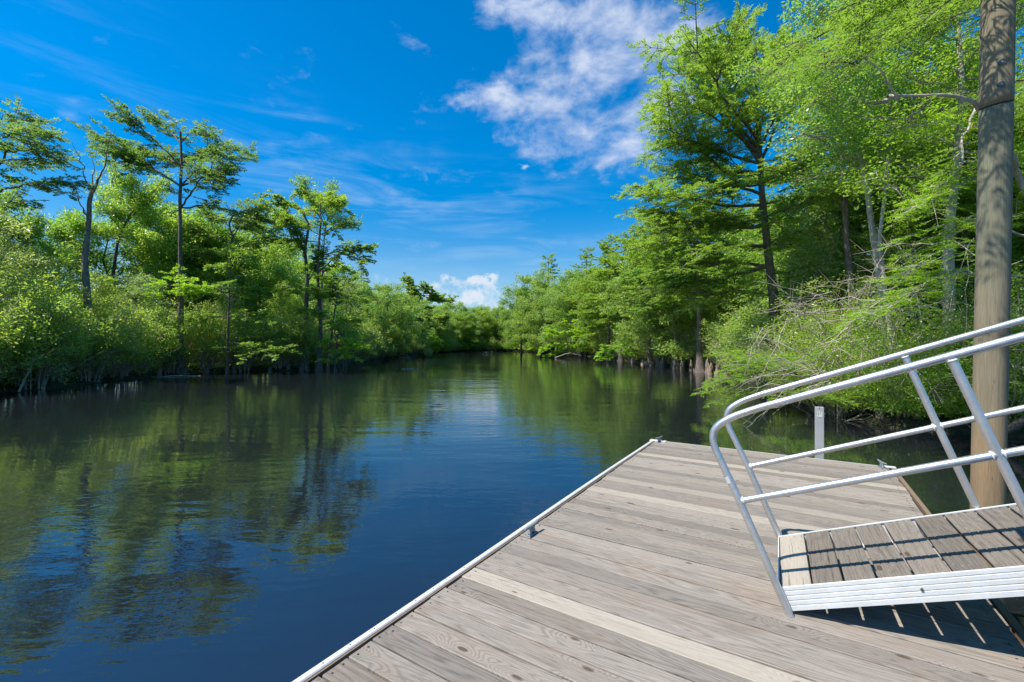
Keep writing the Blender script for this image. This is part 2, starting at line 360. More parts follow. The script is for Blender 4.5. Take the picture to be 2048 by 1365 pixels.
tag(link('ground', npmesh('ground', np.stack([GX, GY, GZ], -1).reshape(-1, 3), F, MG, True)), kind='structure')
wx = 140
tag(link('river_water', npmesh('river_water', [(-wx, -60, 0), (wx, -60, 0), (wx, 200, 0), (-wx, 200, 0)], [[0, 1, 2, 3]], MW)), kind='structure')

# ------------------------------------------------------------------ dock
DK = .5; a2 = np.array([math.sin(.56536), math.cos(.56536)]); b2 = np.array([a2[1], -a2[0]]); B0 = np.array([2.1821, 6.948]); DW = 2.891
# local frame: x along the boards (to the right bank), y away from the camera, z up, origin at the far left corner on the deck
MDK_ = Matrix(((b2[0], a2[0], 0, B0[0]), (b2[1], a2[1], 0, B0[1]), (0, 0, 1, DK), (0, 0, 0, 1)))
dock = tag(empty('floating_dock', M=MDK_), 'grey weathered wooden floating dock with a pale edge strip, lying low on the water', 'dock')
rg = np.random.default_rng(11); V = []; Fq = []; bid = []; fresh = []
LEN = 9.2; pit = .1445; nb = int(LEN/pit); frs = {6: .75, 13: .3, 15: .5, 18: .7, 19: .25, 32: .9, 41: .3, 0: .35, 24: .2}
for i in range(nb):
    y1 = -.02-i*pit; y0 = y1-pit+rg.uniform(.006, .011); z = rg.normal(0, .0012); x0 = .062+rg.uniform(0, .012); x1 = DW-.055+rg.uniform(-.012, .01)
    r_ = rg.random(); nseg = 12; prof = [(y0, -.034), (y0, -.003), (y0+.004, 0), (y0+.07, -.0012), (y1-.004, 0), (y1, -.003), (y1, -.034)]
    base = len(V)
    for j in range(nseg+1):
        x = x0+(x1-x0)*j/nseg; wb = .0012*math.sin(x*2.1+r_*30)
        for (yy, zz_) in prof: V.append((x, yy+wb, z+zz_+.0008*math.sin(x*3+r_*11)))
    k = len(prof)
    for j in range(nseg):
        for q in range(k-1): Fq.append([base+j*k+q, base+(j+1)*k+q, base+(j+1)*k+q+1, base+j*k+q+1]); bid.append(r_); fresh.append(frs.get(i, 0))
    for e in (0, nseg):
        c = base+e*k
        for q in (0, 1, 2):
            f_ = [c+q, c+q+1, c+5-q, c+6-q]; Fq.append(f_ if e == 0 else f_[::-1]); bid.append(r_); fresh.append(frs.get(i, 0))
DECK = link('deck_boards', npmesh('deck_boards', V, Fq, MD, False, {'bid': bid, 'fresh': fresh}), dock)
mb = MB()  # white edge strip, a little bowed, in joined lengths
for (s0, s1) in ((-2.42, -.10), (-4.87, -2.425), (-LEN, -4.875)):
    ys = np.linspace(s0, s1, 10); base = len(mb.v)
    for y in ys:
        bow = .006*math.sin((y+1)*1.1)
        for (x, z) in ((-.004, -.05), (-.004, .004), (.002, .010), (.030, .010), (.036, .004), (.036, -.05)): mb.v.append((x+bow, y, z))
    for j in range(9):
        for q in range(5): mb.f.append([base+j*6+q, base+j*6+q+1, base+(j+1)*6+q+1, base+(j+1)*6+q])
    mb.f.append([base+q for q in range(5, -1, -1)]); mb.f.append([base+54+q for q in range(6)])
mb.build('edge_strip', MWH, dock)
mb = MB(); mb.box((.049, -LEN/2-.04, -.014), (.0045, LEN/2-.06, .016)); mb.build('inner_trim', MBR, dock)
mb = MB(); mb.box((DW-.022, -LEN/2-.04, -.012), (.018, LEN/2-.05, .02)); mb.build('side_trim', MBR, dock)
mb = MB(); mb.box((DW/2, -.008, -.022), (DW/2-.12, .008, .024)); mb.build('end_strip', MWH, dock)
mb = MB()
mb.box((.10, -.045, .006), (.12, .05, .006)); mb.build('corner_plate', MWH, dock, bevel=.003)
mb = MB(); mb.box((DW-.06, -.03, .006), (.07, .04, .006)); mb.build('corner_plate', MWH, dock, bevel=.003)
mb = MB()
mb.box((.03, -LEN/2, -.13), (.02, LEN/2-.03, .075)); mb.box((DW-.03, -LEN/2, -.13), (.02, LEN/2-.03, .075)); mb.box((DW/2, -.045, -.13), (DW/2-.06, .02, .075))
for k in range(7): mb.box((DW/2, -.9-k*1.3, -.12), (DW/2-.06, .02, .07))
mb.build('frame', MBR, dock)
for k in range(5):
    for x in (.55, DW-.55): mb = MB(); mb.box((x, -.7-k*1.9, -.40), (.42, .6, .19)); mb.build('float', MFL, dock, bevel=.04)
# screws along both ends of the boards
mb = MB(); rg = np.random.default_rng(3)
for i in range(nb):
    for xx in (.10, DW-.11):
        for q in (.035, .105):
            x = xx+rg.normal(0, .006); y = -.02-i*pit-q+rg.normal(0, .003)
            mb.tube([(x, y, -.002), (x, y, .0016)], .0055, 7)
for i in range(60): mb.tube([(.016+.006*math.sin((-.2-i*.15+1)*1.1), -.2-i*.15, .009), (.016+.006*math.sin((-.2-i*.15+1)*1.1), -.2-i*.15, .012)], .0035, 7)
sc = mb.build('screws', MST, dock)
def merge(a, b):
    """fold object b's mesh into a as a second material"""
    me = a.data; m2 = b.data; V2 = [tuple(v.co) for v in me.vertices]+[tuple(v.co) for v in m2.vertices]; k = len(me.vertices)
    F2 = [tuple(f.vertices) for f in me.polygons]; n1 = len(F2); F2 += [tuple(i+k for i in f.vertices) for f in m2.polygons]
    keep = {at.name: [d.value for d in at.data]+[0.]*(len(F2)-n1) for at in me.attributes if at.name in ('bid', 'fresh')}
    nm = bpy.data.meshes.new(me.name+'_all'); nm.from_pydata(V2, [], F2); nm.materials.append(me.materials[0]); nm.materials.append(m2.materials[0])
    nm.polygons.foreach_set('material_index', [0]*n1+[1]*(len(F2)-n1))
    for an, arr in keep.items(): at = nm.attributes.new(an, 'FLOAT', 'FACE'); at.data.foreach_set('value', arr)
    a.data = nm; bpy.data.objects.remove(b)
merge(DECK, sc)

# cleats: things screwed onto the dock
def cleat(ly, lx, rot, label):
    c = empty('dock_cleat', M=MDK_ @ Matrix.Translation((lx, ly, .001)) @ Matrix.Rotation(rot, 4, 'Z')); tag(c, label, 'cleat', 'mooring cleats on the dock')
    mb = MB(); L = .105
    pts = []; rr = []
    for k in range(13):
        t_ = -1+2*k/12; pts.append((0, t_*L, .064+.010*abs(t_)**2.2)); rr.append(.0125*(1-.42*abs(t_)**3))
    mb.tube(pts, rr, 12); mb.build('horn', MGZ, c, True)
    mb = MB()
    for s_ in (-1, 1): mb.tube([(0, s_*.030, .004), (0, s_*.024, .025), (0, s_*.022, .045), (0, s_*.026, .062)], [.019, .0125, .011, .014], 12)
    mb.box((0, 0, .03), (.006, .024, .026)); mb.build('stem', MGZ, c, True)
    mb = MB(); mb.box((0, 0, .005), (.024, .058, .005)); mb.build('foot', MGZ, c, bevel=.004)
    for s_ in (-1, 1): mb = MB(); mb.tube([(.0, s_*.046, .008), (0, s_*.046, .013)], .007, 8); mb.build('bolt', MST, c)
def dl(px, py):
    d = 1.5*FPX/(py-CY); v_ = np.array([(px-1024)/FPX*d, d])-B0; return v_@b2, v_@a2
x, y = dl(1068, 1070); cleat(y, .13, 0, 'blue-grey metal mooring cleat halfway along the left edge of the dock')
cleat(-.10, .13, R(-12), 'small metal mooring cleat on the pale plate at the far left corner of the dock')
cleat(-.10, DW-.13, R(15), 'small metal mooring cleat at the far right corner of the dock')

# marker post
mp_ = empty('marker_post', (4.06, 5.90, 0)); mp_.rotation_euler = (0, 0, -.42); tag(mp_, 'short square grey post with a white sticker behind the far dock edge', 'post')
ztop = EYE-(815-CY)/FPX*5.87
mb = MB(); mb.box((0, 0, (ztop-1.4)/2), (.047, .03, (ztop+1.4)/2)); mb.build('post', MPO, mp_, bevel=.004)
mb = MB(); mb.box((.0, -.032, ztop-.095), (.030, .001, .036)); mb.build('sticker', MTP, mp_)
mb = MB()
mb.tube([(-.026, -.0345, ztop-.072), (-.014, -.0345, ztop-.094), (-.019, -.0345, ztop-.099)], .004, 6); mb.tube([(.004, -.0345, ztop-.064), (.004, -.0345, ztop-.082)], .003, 6); mb.build('sticker_mark', MGR, mp_)
mb = MB(); mb.box((-.006, -.0315, ztop-.012), (.003, .001, .012)); mb.build('slot', MDK, mp_)

# ------------------------------------------------------------------ gangway
psi, slp = .536, .3645
u3 = Vector((math.cos(slp)*math.cos(psi), -math.cos(slp)*math.sin(psi), math.sin(slp))); w3 = Vector((math.sin(psi), math.cos(psi), 0)); n3 = u3.cross(w3)
GM = Matrix(((u3.x, w3.x, n3.x, 1.5368), (u3.y, w3.y, n3.y, 2.4812), (u3.z, w3.z, n3.z, DK+.012), (0, 0, 0, 1)))
gang = tag(empty('gangway', M=GM), 'sloping aluminium gangway with tube handrails and grey board deck, resting on the dock', 'gangway')
GW, HC, GL = .788, .1256, 4.6
def chan(side):
    # grooved outer face, flanges inward
    s_ = -1 if side == 0 else 1; y0 = 0 if side == 0 else GW; pr_ = [(y0, 0), (y0, .018)]
    for k in range(4):
        z = .024+k*.026
        pr_ += [(y0, z), (y0-s_*.0035, z+.0015), (y0-s_*.0035, z+.0055), (y0, z+.007)]
    pr_ += [(y0, HC), (y0-s_*.012, HC), (y0-s_*.012, HC-.006), (y0-s_*.0055, HC-.008), (y0-s_*.0055, .008), (y0-s_*.045, .006), (y0-s_*.045, 0)]
    if side == 0: pr_ = pr_[::-1]
    mb = MB(); mb.extrude(pr_, 0, GL)
    return mb
for s_ in (0, 1): chan(s_).build('side_channel', MCH, gang)
def rail(y, a0, post2):
    mb = MB()
    pts = [(a0, -.035), (a0-.004, .1), (a0-.022, .61), (-.034, .86), (-.038, .93), (-.033, .985), (-.014, 1.03), (.02, 1.06), (.07, 1.079), (.14, 1.092), (.25, 1.099), (.4, 1.1002), (1.2, 1.1002), (GL, 1.1002)]
    # smooth the polyline
    from mathutils import geometry
    q = []
    for i in range(len(pts)-1):
        p0 = pts[max(i-1, 0)]; p1 = pts[i]; p2 = pts[i+1]; p3 = pts[min(i+2, len(pts)-1)]
        for k in range(4):
            t_ = k/4; q.append(tuple(.5*((2*p1[j])+(-p0[j]+p2[j])*t_+(2*p0[j]-5*p1[j]+4*p2[j]-p3[j])*t_**2+(-p0[j]+3*p1[j]-3*p2[j]+p3[j])*t_**3) for j in (0, 1)))
    q.append(pts[-1])
    if True: mb.tube([(a_, y, t_) for a_, t_ in q], .0205, 20)
    top = mb.build('top_rail', MAL, gang, True)
    mb = MB(); mb.tube([(a0-.02, y, .624), (GL, y, .624)], .0185, 20, False); mb.build('mid_rail', MAL, gang, True)
    for k, a_ in enumerate((post2, post2+1.25, post2+2.5)):
        mb = MB(); mb.tube([(a_+.012, y, 1.088), (a_+.004, y, .62), (a_-.004, y, .0)], .0195, 20, False); mb.build('rail_post', MAL, gang, True)
    # weld beads
    for (aa, rr_) in ((a0-.021+.021, .0188), (post2+.002-.020, .0190), (post2+.002+.020, .0190)):
        mb = MB(); mb.tube([(aa, y+rr_*math.cos(t_), .624+rr_*math.sin(t_)) for t_ in np.linspace(0, 2*math.pi, 19)], .0042, 6, False); mb.build('weld_bead', MCH, gang, True)
    mb = MB(); mb.tube([(post2+.011+.0195*math.cos(t_), y+.0195*math.sin(t_), 1.0805) for t_ in np.linspace(0, 2*math.pi, 19)], .0045, 6, False); mb.build('weld_bead', MCH, gang, True)
    return top
rail(-.0225, .002, 1.107); rail(GW+.0225, .004, 1.092)
mb = MB(); mb.tube([(-.0335, -.0225, .775), (-.0305, -.0225, .735)], .0213, 20, False); mb.build('tape', MTP, gang, True)
# boards
rg = np.random.default_rng(8); V = []; Fq = []; bid = []; fresh = []
aa = .006; i = 0; MIDS = []
while aa < GL-.1:
    wd_ = .150 if i == 0 else .138+rg.uniform(-.003, .004); gap = .0115+rg.uniform(-.0015, .002); r_ = rg.random(); zt = HC-.004+(0 if i == 0 else rg.normal(0, .0015)); th = .028
    pr_ = [(0, -th), (0, -.003), (.003, 0)]
    if i > 0:
        for c in (.25, .5, .75):
            c = c*wd_+rg.uniform(-.004, .004); dp = rg.uniform(.003, .006); pr_ += [(c-.0035, 0), (c-.002, -dp), (c+.002, -dp), (c+.0035, 0)]
    else:
        pr_ += [(.5*wd_, 0.0005)]
    pr_ += [(wd_-.003, 0), (wd_, -.003), (wd_, -th)]
    base = len(V); k = len(pr_); nseg = 6; sk = rg.normal(0, .0022); sk2 = rg.normal(0, .0015)
    # object x must run along the board: build in a frame turned by 90 degrees, y_local = -a
    for j in range(nseg+1):
        t_ = j/nseg; x = .014+(GW-.028)*t_
        for (q, z) in pr_: V.append((x, -(aa+q+sk*(t_-.5)*2+.001*math.sin(t_*7+r_*9)), zt+z+sk2*(q/wd_-.5)))
    for j in range(nseg):
        for q in range(k-1): Fq.append([base+j*k+q, base+j*k+q+1, base+(j+1)*k+q+1, base+(j+1)*k+q]); bid.append(r_); fresh.append(1.3 if i == 0 else 0)
    for j in range(nseg):  # underside
        Fq.append([base+j*k, base+(j+1)*k, base+(j+1)*k+k-1, base+j*k+k-1]); bid.append(r_); fresh.append(0)
    MIDS.append(aa+wd_/2); aa += wd_+gap; i += 1
bo = link('deck_boards', npmesh('ramp_boards', V, Fq, MDG, False, {'bid': bid, 'fresh': fresh}), gang); bo.rotation_euler = (0, 0, R(90))
# boards run across: local x of this part = gangway y ; local -y = gangway x
for a_ in MIDS[4::7]: mb = MB(); mb.box((a_, GW/2, .055), (.02, GW/2-.047, .03)); mb.build('cross_bar', MCH, gang)
mb = MB(); mb.tube([(.012, .012, .03), (.012, GW-.012, .03)], .028, 18); mb.build('roller', MGZ, gang, True); mb = MB(); mb.box((-.003, GW/2, .075), (.0028, GW/2-.002, .049)); mb.build('end_plate', MCH, gang)
for (a_, z) in ((.62, .062), (1.03, .062)): mb = MB(); mb.tube([(a_, -.0065, z), (a_, .002, z)], .0065, 8); mb.build('bolt', MST, gang)

# ------------------------------------------------------------------ pole
pole = empty('wooden_pole', (4.325, 4.06, -1.2)); tag(pole, 'tall round wooden pole with two bolts and a saw cut, beside the dock', 'pole')
dxm = (1996-1975)/FPX*4.06/((1005-0)/FPX*4.06); lean = math.atan(dxm); pole.rotation_euler = (0, lean, 0); pole.location.x = 4.325-dxm*(1.2+.55)
mb = MB(); N = 40; hs_ = [0, 1, 2, 3, 4, 5.24, 5.38]; zc = 4.155+1.2   # cut height
rg = np.random.default_rng(4)
def ringr(z, k): 
    t_ = 2*math.pi*k/N; return .116*(1+.012*math.sin(2*t_+z*.7)+.008*math.sin(5*t_+z*1.3))-.0012*z
def prings(zs, sc, cut=False):
    base = len(mb.v)
    for z in zs:
        for k in range(N):
            t_ = 2*math.pi*k/N; r_ = ringr(z, k)*sc; tilt = .018*math.cos(t_)*(1 if abs(z-zc) < .2 else 0)+.012*math.sin(t_)*(1 if abs(z-zc) < .2 else 0)
            mb.v.append((r_*math.cos(t_), r_*math.sin(t_), z+tilt))
    for j in range(len(zs)-1):
        for k in range(N): mb.f.append([base+j*N+k, base+j*N+(k+1) % N, base+(j+1)*N+(k+1) % N, base+(j+1)*N+k])
    mb.f.append([base+(len(zs)-1)*N+k for k in range(N)]); mb.f.append([base+k for k in range(N-1, -1, -1)])
prings(list(np.linspace(0, zc-.2, 20))+[zc-.1, zc-.004], 1.0)
sh = mb.build('shaft', MPL, pole, True)
mb = MB(); prings([zc-.008, zc+.009], .955); mb.build('saw_cut', MDK, pole)
mb = MB(); prings([zc+.010, zc+.1]+list(np.linspace(zc+.2, zc+2.4, 10)), 1.012); mb.build('upper_shaft', MPL, pole, True)
for (px, py) in ((1999, 118), (1997, 163)):
    z = EYE-(py-CY)/FPX*3.92+1.2; t_ = math.atan2(-1, -.62)
    mb = MB(); c = Vector((math.cos(t_)*.112, math.sin(t_)*.112, z)); d = Vector((math.cos(t_), math.sin(t_), 0))
    mb.tube([c-d*.02, c+d*.006], .024, 20); mb.build('washer', MST, pole); mb = MB(); mb.tube([c, c+d*.012], .009, 6); mb.build('bolt', MPO, pole)

# ------------------------------------------------------------------ vegetation generator
def unit(v): return v/np.maximum(np.linalg.norm(v, axis=-1, keepdims=True), 1e-9)
def resample(p, n):
    p = np.asarray(p, float); d = np.r_[0, np.cumsum(np.linalg.norm(np.diff(p, axis=0), axis=1))]; t_ = np.linspace(0, d[-1], n)
    return np.stack([np.interp(t_, d, p[:, i]) for i in range(3)], 1)
class Plant:
    def __init__(s, seed): s.g = np.random.default_rng(seed); s.wv = []; s.wf = []; s.nv = 0; s.lp = []; s.ltint = []; s.lr = []
    def tube(s, pts, r0, r1=None, n=7, flare=0, wig=0., rad=None):
        pts = np.asarray(pts, float); m = len(pts)
        if wig: pts = pts+np.r_[[[0, 0, 0]], s.g.normal(0, wig, (m-1, 3))*[1, 1, .3]]
        r = np.linspace(r0, r0*.2 if r1 is None else r1, m) if rad is None else np.asarray(rad)
        if flare: L = np.r_[0, np.cumsum(np.linalg.norm(np.diff(pts, axis=0), axis=1))]; r = r*(1+flare*np.exp(-L/.45)+flare*.4*np.exp(-L/1.6))
        T = unit(np.gradient(pts, axis=0)); up = np.tile([0., 0, 1], (m, 1)); up[np.abs(T[:, 2]) > .9] = [1., 0, 0]
        if np.abs(T[:, 2]).max() > .9 and np.abs(T[:, 2]).min() < .9: up[:] = [.31, .95, 0.05]
        A = unit(np.cross(T, up)); B = np.cross(A, T); th = np.arange(n)*2*math.pi/n
        rr = r[:, None]*np.ones(n)
        if flare: rr = rr*(1+(.16*np.sin(th*3+s.g.random()*6)+.10*np.sin(th*5+s.g.random()*6))[None]*np.exp(-np.linspace(0, 6, m))[:, None])
        V = pts[:, None]+rr[..., None]*(A[:, None]*np.cos(th)[None, :, None]+B[:, None]*np.sin(th)[None, :, None])
        i = np.arange(m*n).reshape(m, n)+s.nv; j = np.roll(i, -1, 1)
        s.wf.append(np.stack([i[:-1], i[1:], j[1:], j[:-1]], -1).reshape(-1, 4)); s.wv.append(V.reshape(-1, 3)); s.nv += m*n
    def sticks(s, P0, P1, r0, r1=None):
        """many straight 3-sided twigs at once"""
        m = len(P0)
        if not m: return
        T = unit(P1-P0); A = unit(np.cross(T, [.3, .2, 1.])); B = np.cross(A, T); r0 = np.broadcast_to(r0, (m,)); r1 = r0*.4 if r1 is None else r1
        V = np.empty((m, 2, 3, 3))
        for k, th in enumerate((0, 2.09, 4.19)):
            o = A*math.cos(th)+B*math.sin(th); V[:, 0, k] = P0+o*r0[:, None]; V[:, 1, k] = P1+o*np.broadcast_to(r1, (m,))[:, None]
        b = (np.arange(m)*6+s.nv)[:, None]
        f = np.concatenate([b+np.array([k, 3+k, 3+(k+1) % 3, (k+1) % 3]) for k in range(3)], 0)
        s.wf.append(f); s.wv.append(V.reshape(-1, 3)); s.nv += m*6
    def quads(s, base, d, side, L, wd, tint, tip=.55):
        """diamond leaves: base point, direction, side vector"""
        m = len(base); L = np.broadcast_to(L, (m,))[:, None]; wd = np.broadcast_to(wd, (m,))[:, None]
        n_ = np.cross(d, side); V = np.empty((m, 4, 3)); V[:, 0] = base; V[:, 1] = base+d*L*tip+side*wd; V[:, 2] = base+d*L-n_*L*.12; V[:, 3] = base+d*L*tip-side*wd
        s.lp.append(V); s.ltint.append(np.broadcast_to(tint, (m,))); s.lr.append(s.g.random(m))
    def feather(s, P0, D, L, N, n, ll, lw, tint):
        """feathery sprays: n leaflets in two ranks along each twig"""
        m = len(P0); g_ = s.g; k = np.arange(n); t_ = (k//2+.6)/(n/2+.4); sg = np.where(k % 2, 1., -1.)
        S_ = np.cross(D, N); L = np.broadcast_to(L, (m,))
        base = P0[:, None]+D[:, None]*(t_[None]*L[:, None])[..., None]
        an = R(52)+g_.normal(0, .16, (m, n)); d = D[:, None]*np.cos(an)[..., None]+S_[:, None]*(sg*np.sin(an))[..., None]+g_.normal(0, .16, (m, n, 3)); d[..., 2] -= .12
        d = unit(d).reshape(-1, 3); nn = (N[:, None]+g_.normal(0, .38, (m, n, 3))).reshape(-1, 3); sd_ = unit(np.cross(d, nn))
        ls = (ll*(1.12-.5*t_**2)[None]*g_.uniform(.75, 1.25, (m, n))).reshape(-1)
        s.quads(base.reshape(-1, 3), d, sd_, ls, lw*ls/ll, np.repeat(np.broadcast_to(tint, (m,)), n))
    def plate(s, pts, wd, sp=.34, q=1., t0=.18, ll=.13, lw=.02, tint=.5, n=8, flat=.18, droop=.1, tw=.30, rsub=.012):
        """cypress bough: side branchlets in a flattish layer along the limb"""
        g_ = s.g; pts = np.asarray(pts, float); L = np.linalg.norm(np.diff(pts, axis=0), axis=1).sum(); k = max(3, int(L*(1-t0)/sp)); M = resample(pts, 40)
        tt = t0+(1-t0)*(np.arange(k)+g_.uniform(0, .9, k))/k; tt = np.repeat(tt, 2); sgn = np.tile([1., -1.], k); f = tt*39; i = np.minimum(f.astype(int), 38); o = M[i]+(M[i+1]-M[i])*(f-i)[:, None]
        T = unit(M[i+1]-M[i]); H = unit(np.cross(T, [0, 0, 1.])+1e-6); an = R(62)*(1-.35*tt)+g_.normal(0, .2, len(tt))
        D = T*np.cos(an)[:, None]+H*(sgn*np.sin(an))[:, None]; D[:, 2] += g_.normal(.02, flat, len(tt)); D[:, 2] *= .6; D = unit(D)
        ls = wd*(.35+.65*np.sin(np.clip((tt-t0)/(1-t0)*.8+.2, 0, 1)*math.pi)**.8)*g_.uniform(.55, 1.15, len(tt))
        # leader tip
        o = np.r_[o, M[-1:]]; D = np.r_[D, unit(M[-1:]-M[-4:-3])]; ls = np.r_[ls, wd*.45]
        end = o+D*ls[:, None]; end[:, 2] -= droop*ls**1.5; s.sticks(o, end, rsub, .004)
        stp = .115/q; cnt = np.maximum(2, (ls/stp).astype(int)); rep = np.repeat(np.arange(len(ls)), cnt); loc = np.concatenate([(np.arange(c)+.5)/c for c in cnt]); m = len(rep)
        D2 = unit(end-o)[rep]; p0 = o[rep]+D2*(ls[rep]*(.08+.92*loc))[:, None]; sg = np.where(g_.random(m) < .5, -1., 1.); N0 = unit(np.stack([g_.normal(0, .22, m), g_.normal(0, .22, m), np.ones(m)], 1))
        S2 = np.cross(D2, N0); a2_ = g_.uniform(R(20), R(65), m); d3 = D2*np.cos(a2_)[:, None]+S2*(sg*np.sin(a2_))[:, None]+g_.normal(0, .16, (m, 3)); d3[:, 2] -= .06; d3 = unit(d3)
        N3 = unit(N0-d3*(N0*d3).sum(1)[:, None]); tn = np.clip(tint+g_.normal(0, .10)+g_.normal(0, .12, len(ls))[rep], 0, 1)
        s.feather(p0, d3, tw*g_.uniform(.6, 1.2, m)*(1.1-.35*loc), N3, n, ll, lw, tn)
    def cluster(s, C, rad, m, size, tint, asp=.42, up=.5, sq=.75):
        """broad leaves scattered through clumps round each centre"""
        g_ = s.g; K = len(C); rad = np.broadcast_to(rad, (K,)); c = np.repeat(np.arange(K), m); M_ = len(c)
        v = unit(g_.normal(0, 1, (M_, 3)))*(g_.random(M_)**.45)[:, None]*rad[c][:, None]; v[:, 2] *= sq
        b = C[c]+v; d = unit(g_.normal(0, 1, (M_, 3))*[1, 1, .55]+unit(v)*.5+[0, 0, -.12]); nn = unit(g_.normal(0, .65, (M_, 3))+[0, 0, up*1.6]); sd_ = unit(np.cross(d, nn)); sz = size*g_.uniform(.6, 1.3, M_)
        s.quads(b, d, sd_, sz, sz*asp*.5, np.clip(np.repeat(np.broadcast_to(tint, (K,)), m)+g_.normal(0, .09, M_), 0, 1), .5)
    def meshes(s, name, bark, leaf):
        tm = npmesh(name+'_trunk', np.concatenate(s.wv), np.concatenate(s.wf), bark, True) if s.wv else None
        cm = None
        if s.lp:
            V = np.concatenate(s.lp).reshape(-1, 3); cm = npmesh(name+'_crown', V, np.arange(len(V)).reshape(-1, 4), leaf, False, {'tint': np.concatenate(s.ltint), 'leafr': np.concatenate(s.lr)})
        return tm, cm
    def thing(s, name, bark, leaf, loc=(0, 0, 0)):
        tm, cm = s.meshes(name, bark, leaf); e = empty(name, loc); tr = link('trunk', tm, e); 
        if cm: link('crown', cm, e)
        return e
LEAFN = [0]
# --- generic kinds (local coordinates, base at the origin)
def gen_cypress(seed, H=13., spread=3.2, low=.28, q=1., tint=.5, ll=.15, lw=.026, nl=26, r=.17, top=1., n=8, lean=.03, asc=.12):
    p = Plant(seed); g_ = p.g; k = 12; z = np.linspace(-.3, H, k); b = np.cumsum(g_.normal(0, lean*H/10, (k, 2)), 0)*.6; b[0] = b[1] = 0
    tr = np.c_[b, z]; p.tube(tr, r, .03, 9, flare=1.0)
    for i in range(nl):
        t_ = low+(1-low)*((i+g_.random()*.8)/nl)**.95; c = np.array([np.interp(t_*H, z, tr[:, j]) for j in range(3)]); a = i*2.4+g_.normal(0, .4)
        u_ = (t_-low)/(1-low); L = spread*(.55+.6*math.sin(math.pi*min(1, u_*1.05+.12)))*(1-.45*u_**3*top)*g_.uniform(.65, 1.15); L = max(L, .8)
        e = asc+.9*u_**2.5+g_.normal(0, .1); d = np.array([math.cos(a)*math.cos(e), math.sin(a)*math.cos(e), math.sin(e)])
        pts = np.array([c+d*L*s_+[0, 0, .05*L*math.sin(s_*3)-.10*L*s_**2] for s_ in np.linspace(0, 1, 7)])+g_.normal(0, .05, (7, 3))*np.linspace(0, 1, 7)[:, None]
        p.tube(pts, max(.02, r*.32*(1-.6*u_)), .008, 5); p.plate(pts, .34*L+.35, q=q, ll=ll, lw=lw, tint=tint+.18*(g_.random()-.5), n=n)
    return p
def gen_broad(seed, H=10., spread=2.6, low=.35, nc=150, m=75, size=.13, crad=.55, tint=.5, r=.14, asc=.75, forks=7):
    p = Plant(seed); g_ = p.g; k = 9; z = np.linspace(-.3, H*.93, k); b = np.cumsum(g_.normal(0, .16, (k, 2)), 0); b -= b[0]
    tr = np.c_[b, z]; p.tube(tr, r, .025, 8, flare=.5); C = []; per = max(2, nc//(forks*3))
    for i in range(forks*3):
        t_ = low+(.97-low)*(i+g_.random())/(forks*3); c = np.array([np.interp(t_*H*.93, z, tr[:, j]) for j in range(3)]); a = i*2.4+g_.normal(0, .5)
        u_ = (t_-low)/(1-low); L = spread*(.5+.7*math.sin(math.pi*min(1, .18+u_*.85)))*g_.uniform(.7, 1.2); e = asc*g_.uniform(.5, 1.2)
        d = np.array([math.cos(a)*math.cos(e), math.sin(a)*math.cos(e), math.sin(e)]); pts = np.array([c+d*L*s_ for s_ in np.linspace(0, 1, 6)])+g_.normal(0, .09*L/2, (6, 3))*np.linspace(0, 1, 6)[:, None]
        p.tube(pts, r*.3*(1-.5*u_), .01, 5); M = resample(pts, 12)
        cc = M[g_.integers(4, 12, per)]+g_.normal(0, .42, (per, 3))*[1, 1, .7]; cc[0] = M[-1]; C.append(cc); o = M[g_.integers(3, 11, per)]; p.sticks(o, cc, .012, .004)
    C = np.concatenate(C); p.cluster(C, crad*g_.uniform(.6, 1.2, len(C)), m, size, np.clip(tint+g_.normal(0, .16, len(C)), 0, 1)); return p
def gen_shrub(seed, H=5.5, spread=2.2, ns=12, low=.22, nc=170, m=60, size=.10, crad=.42, tint=.5, r=.035, bare=10):
    p = Plant(seed); g_ = p.g; C = []
    for i in range(ns):
        a = g_.random()*6.28; f = g_.random()**.6; b = np.array([math.cos(a), math.sin(a), 0])*g_.uniform(.05, .45); h = H*g_.uniform(.6, 1)*(1-.25*f)
        tip = b+np.array([math.cos(a)*spread*f*.9, math.sin(a)*spread*f*.9, h]); s_ = np.linspace(0, 1, 8)[:, None]; pts = b+(tip-b)*s_+[0, 0, .1*h]*np.sin(s_*3.14)+g_.normal(0, .10, (8, 3))*s_
        pts[0, 2] = -.3; p.tube(pts, r*g_.uniform(.7, 1.3), .008, 5); M = resample(pts, 20); k = max(2, nc//ns); j = g_.integers(int(20*low), 20, k)
        cc = M[j]+g_.normal(0, 1, (k, 3))*[.55, .55, .35]; cc[:, 2] = np.maximum(cc[:, 2], .5); C.append(cc); p.sticks(M[np.maximum(j-2, 0)], cc, .009, .004)
    for i in range(bare):
        a = g_.random()*6.28; b = np.array([math.cos(a)*g_.random()*.6, math.sin(a)*g_.random()*.6, g_.uniform(0, .5)]); L = g_.uniform(1, 3.4); d = unit(np.array([math.cos(a)*.8, math.sin(a)*.8, g_.uniform(.4, 2.2)]))
        pts = np.array([b+d*L*s_ for s_ in np.linspace(0, 1, 5)])+g_.normal(0, .08, (5, 3)); p.tube(pts, .018, .005, 4)
    C = np.concatenate(C); p.cluster(C, crad*g_.uniform(.6, 1.2, len(C)), m, size, np.clip(tint+g_.normal(0, .17, len(C)), 0, 1)); return p

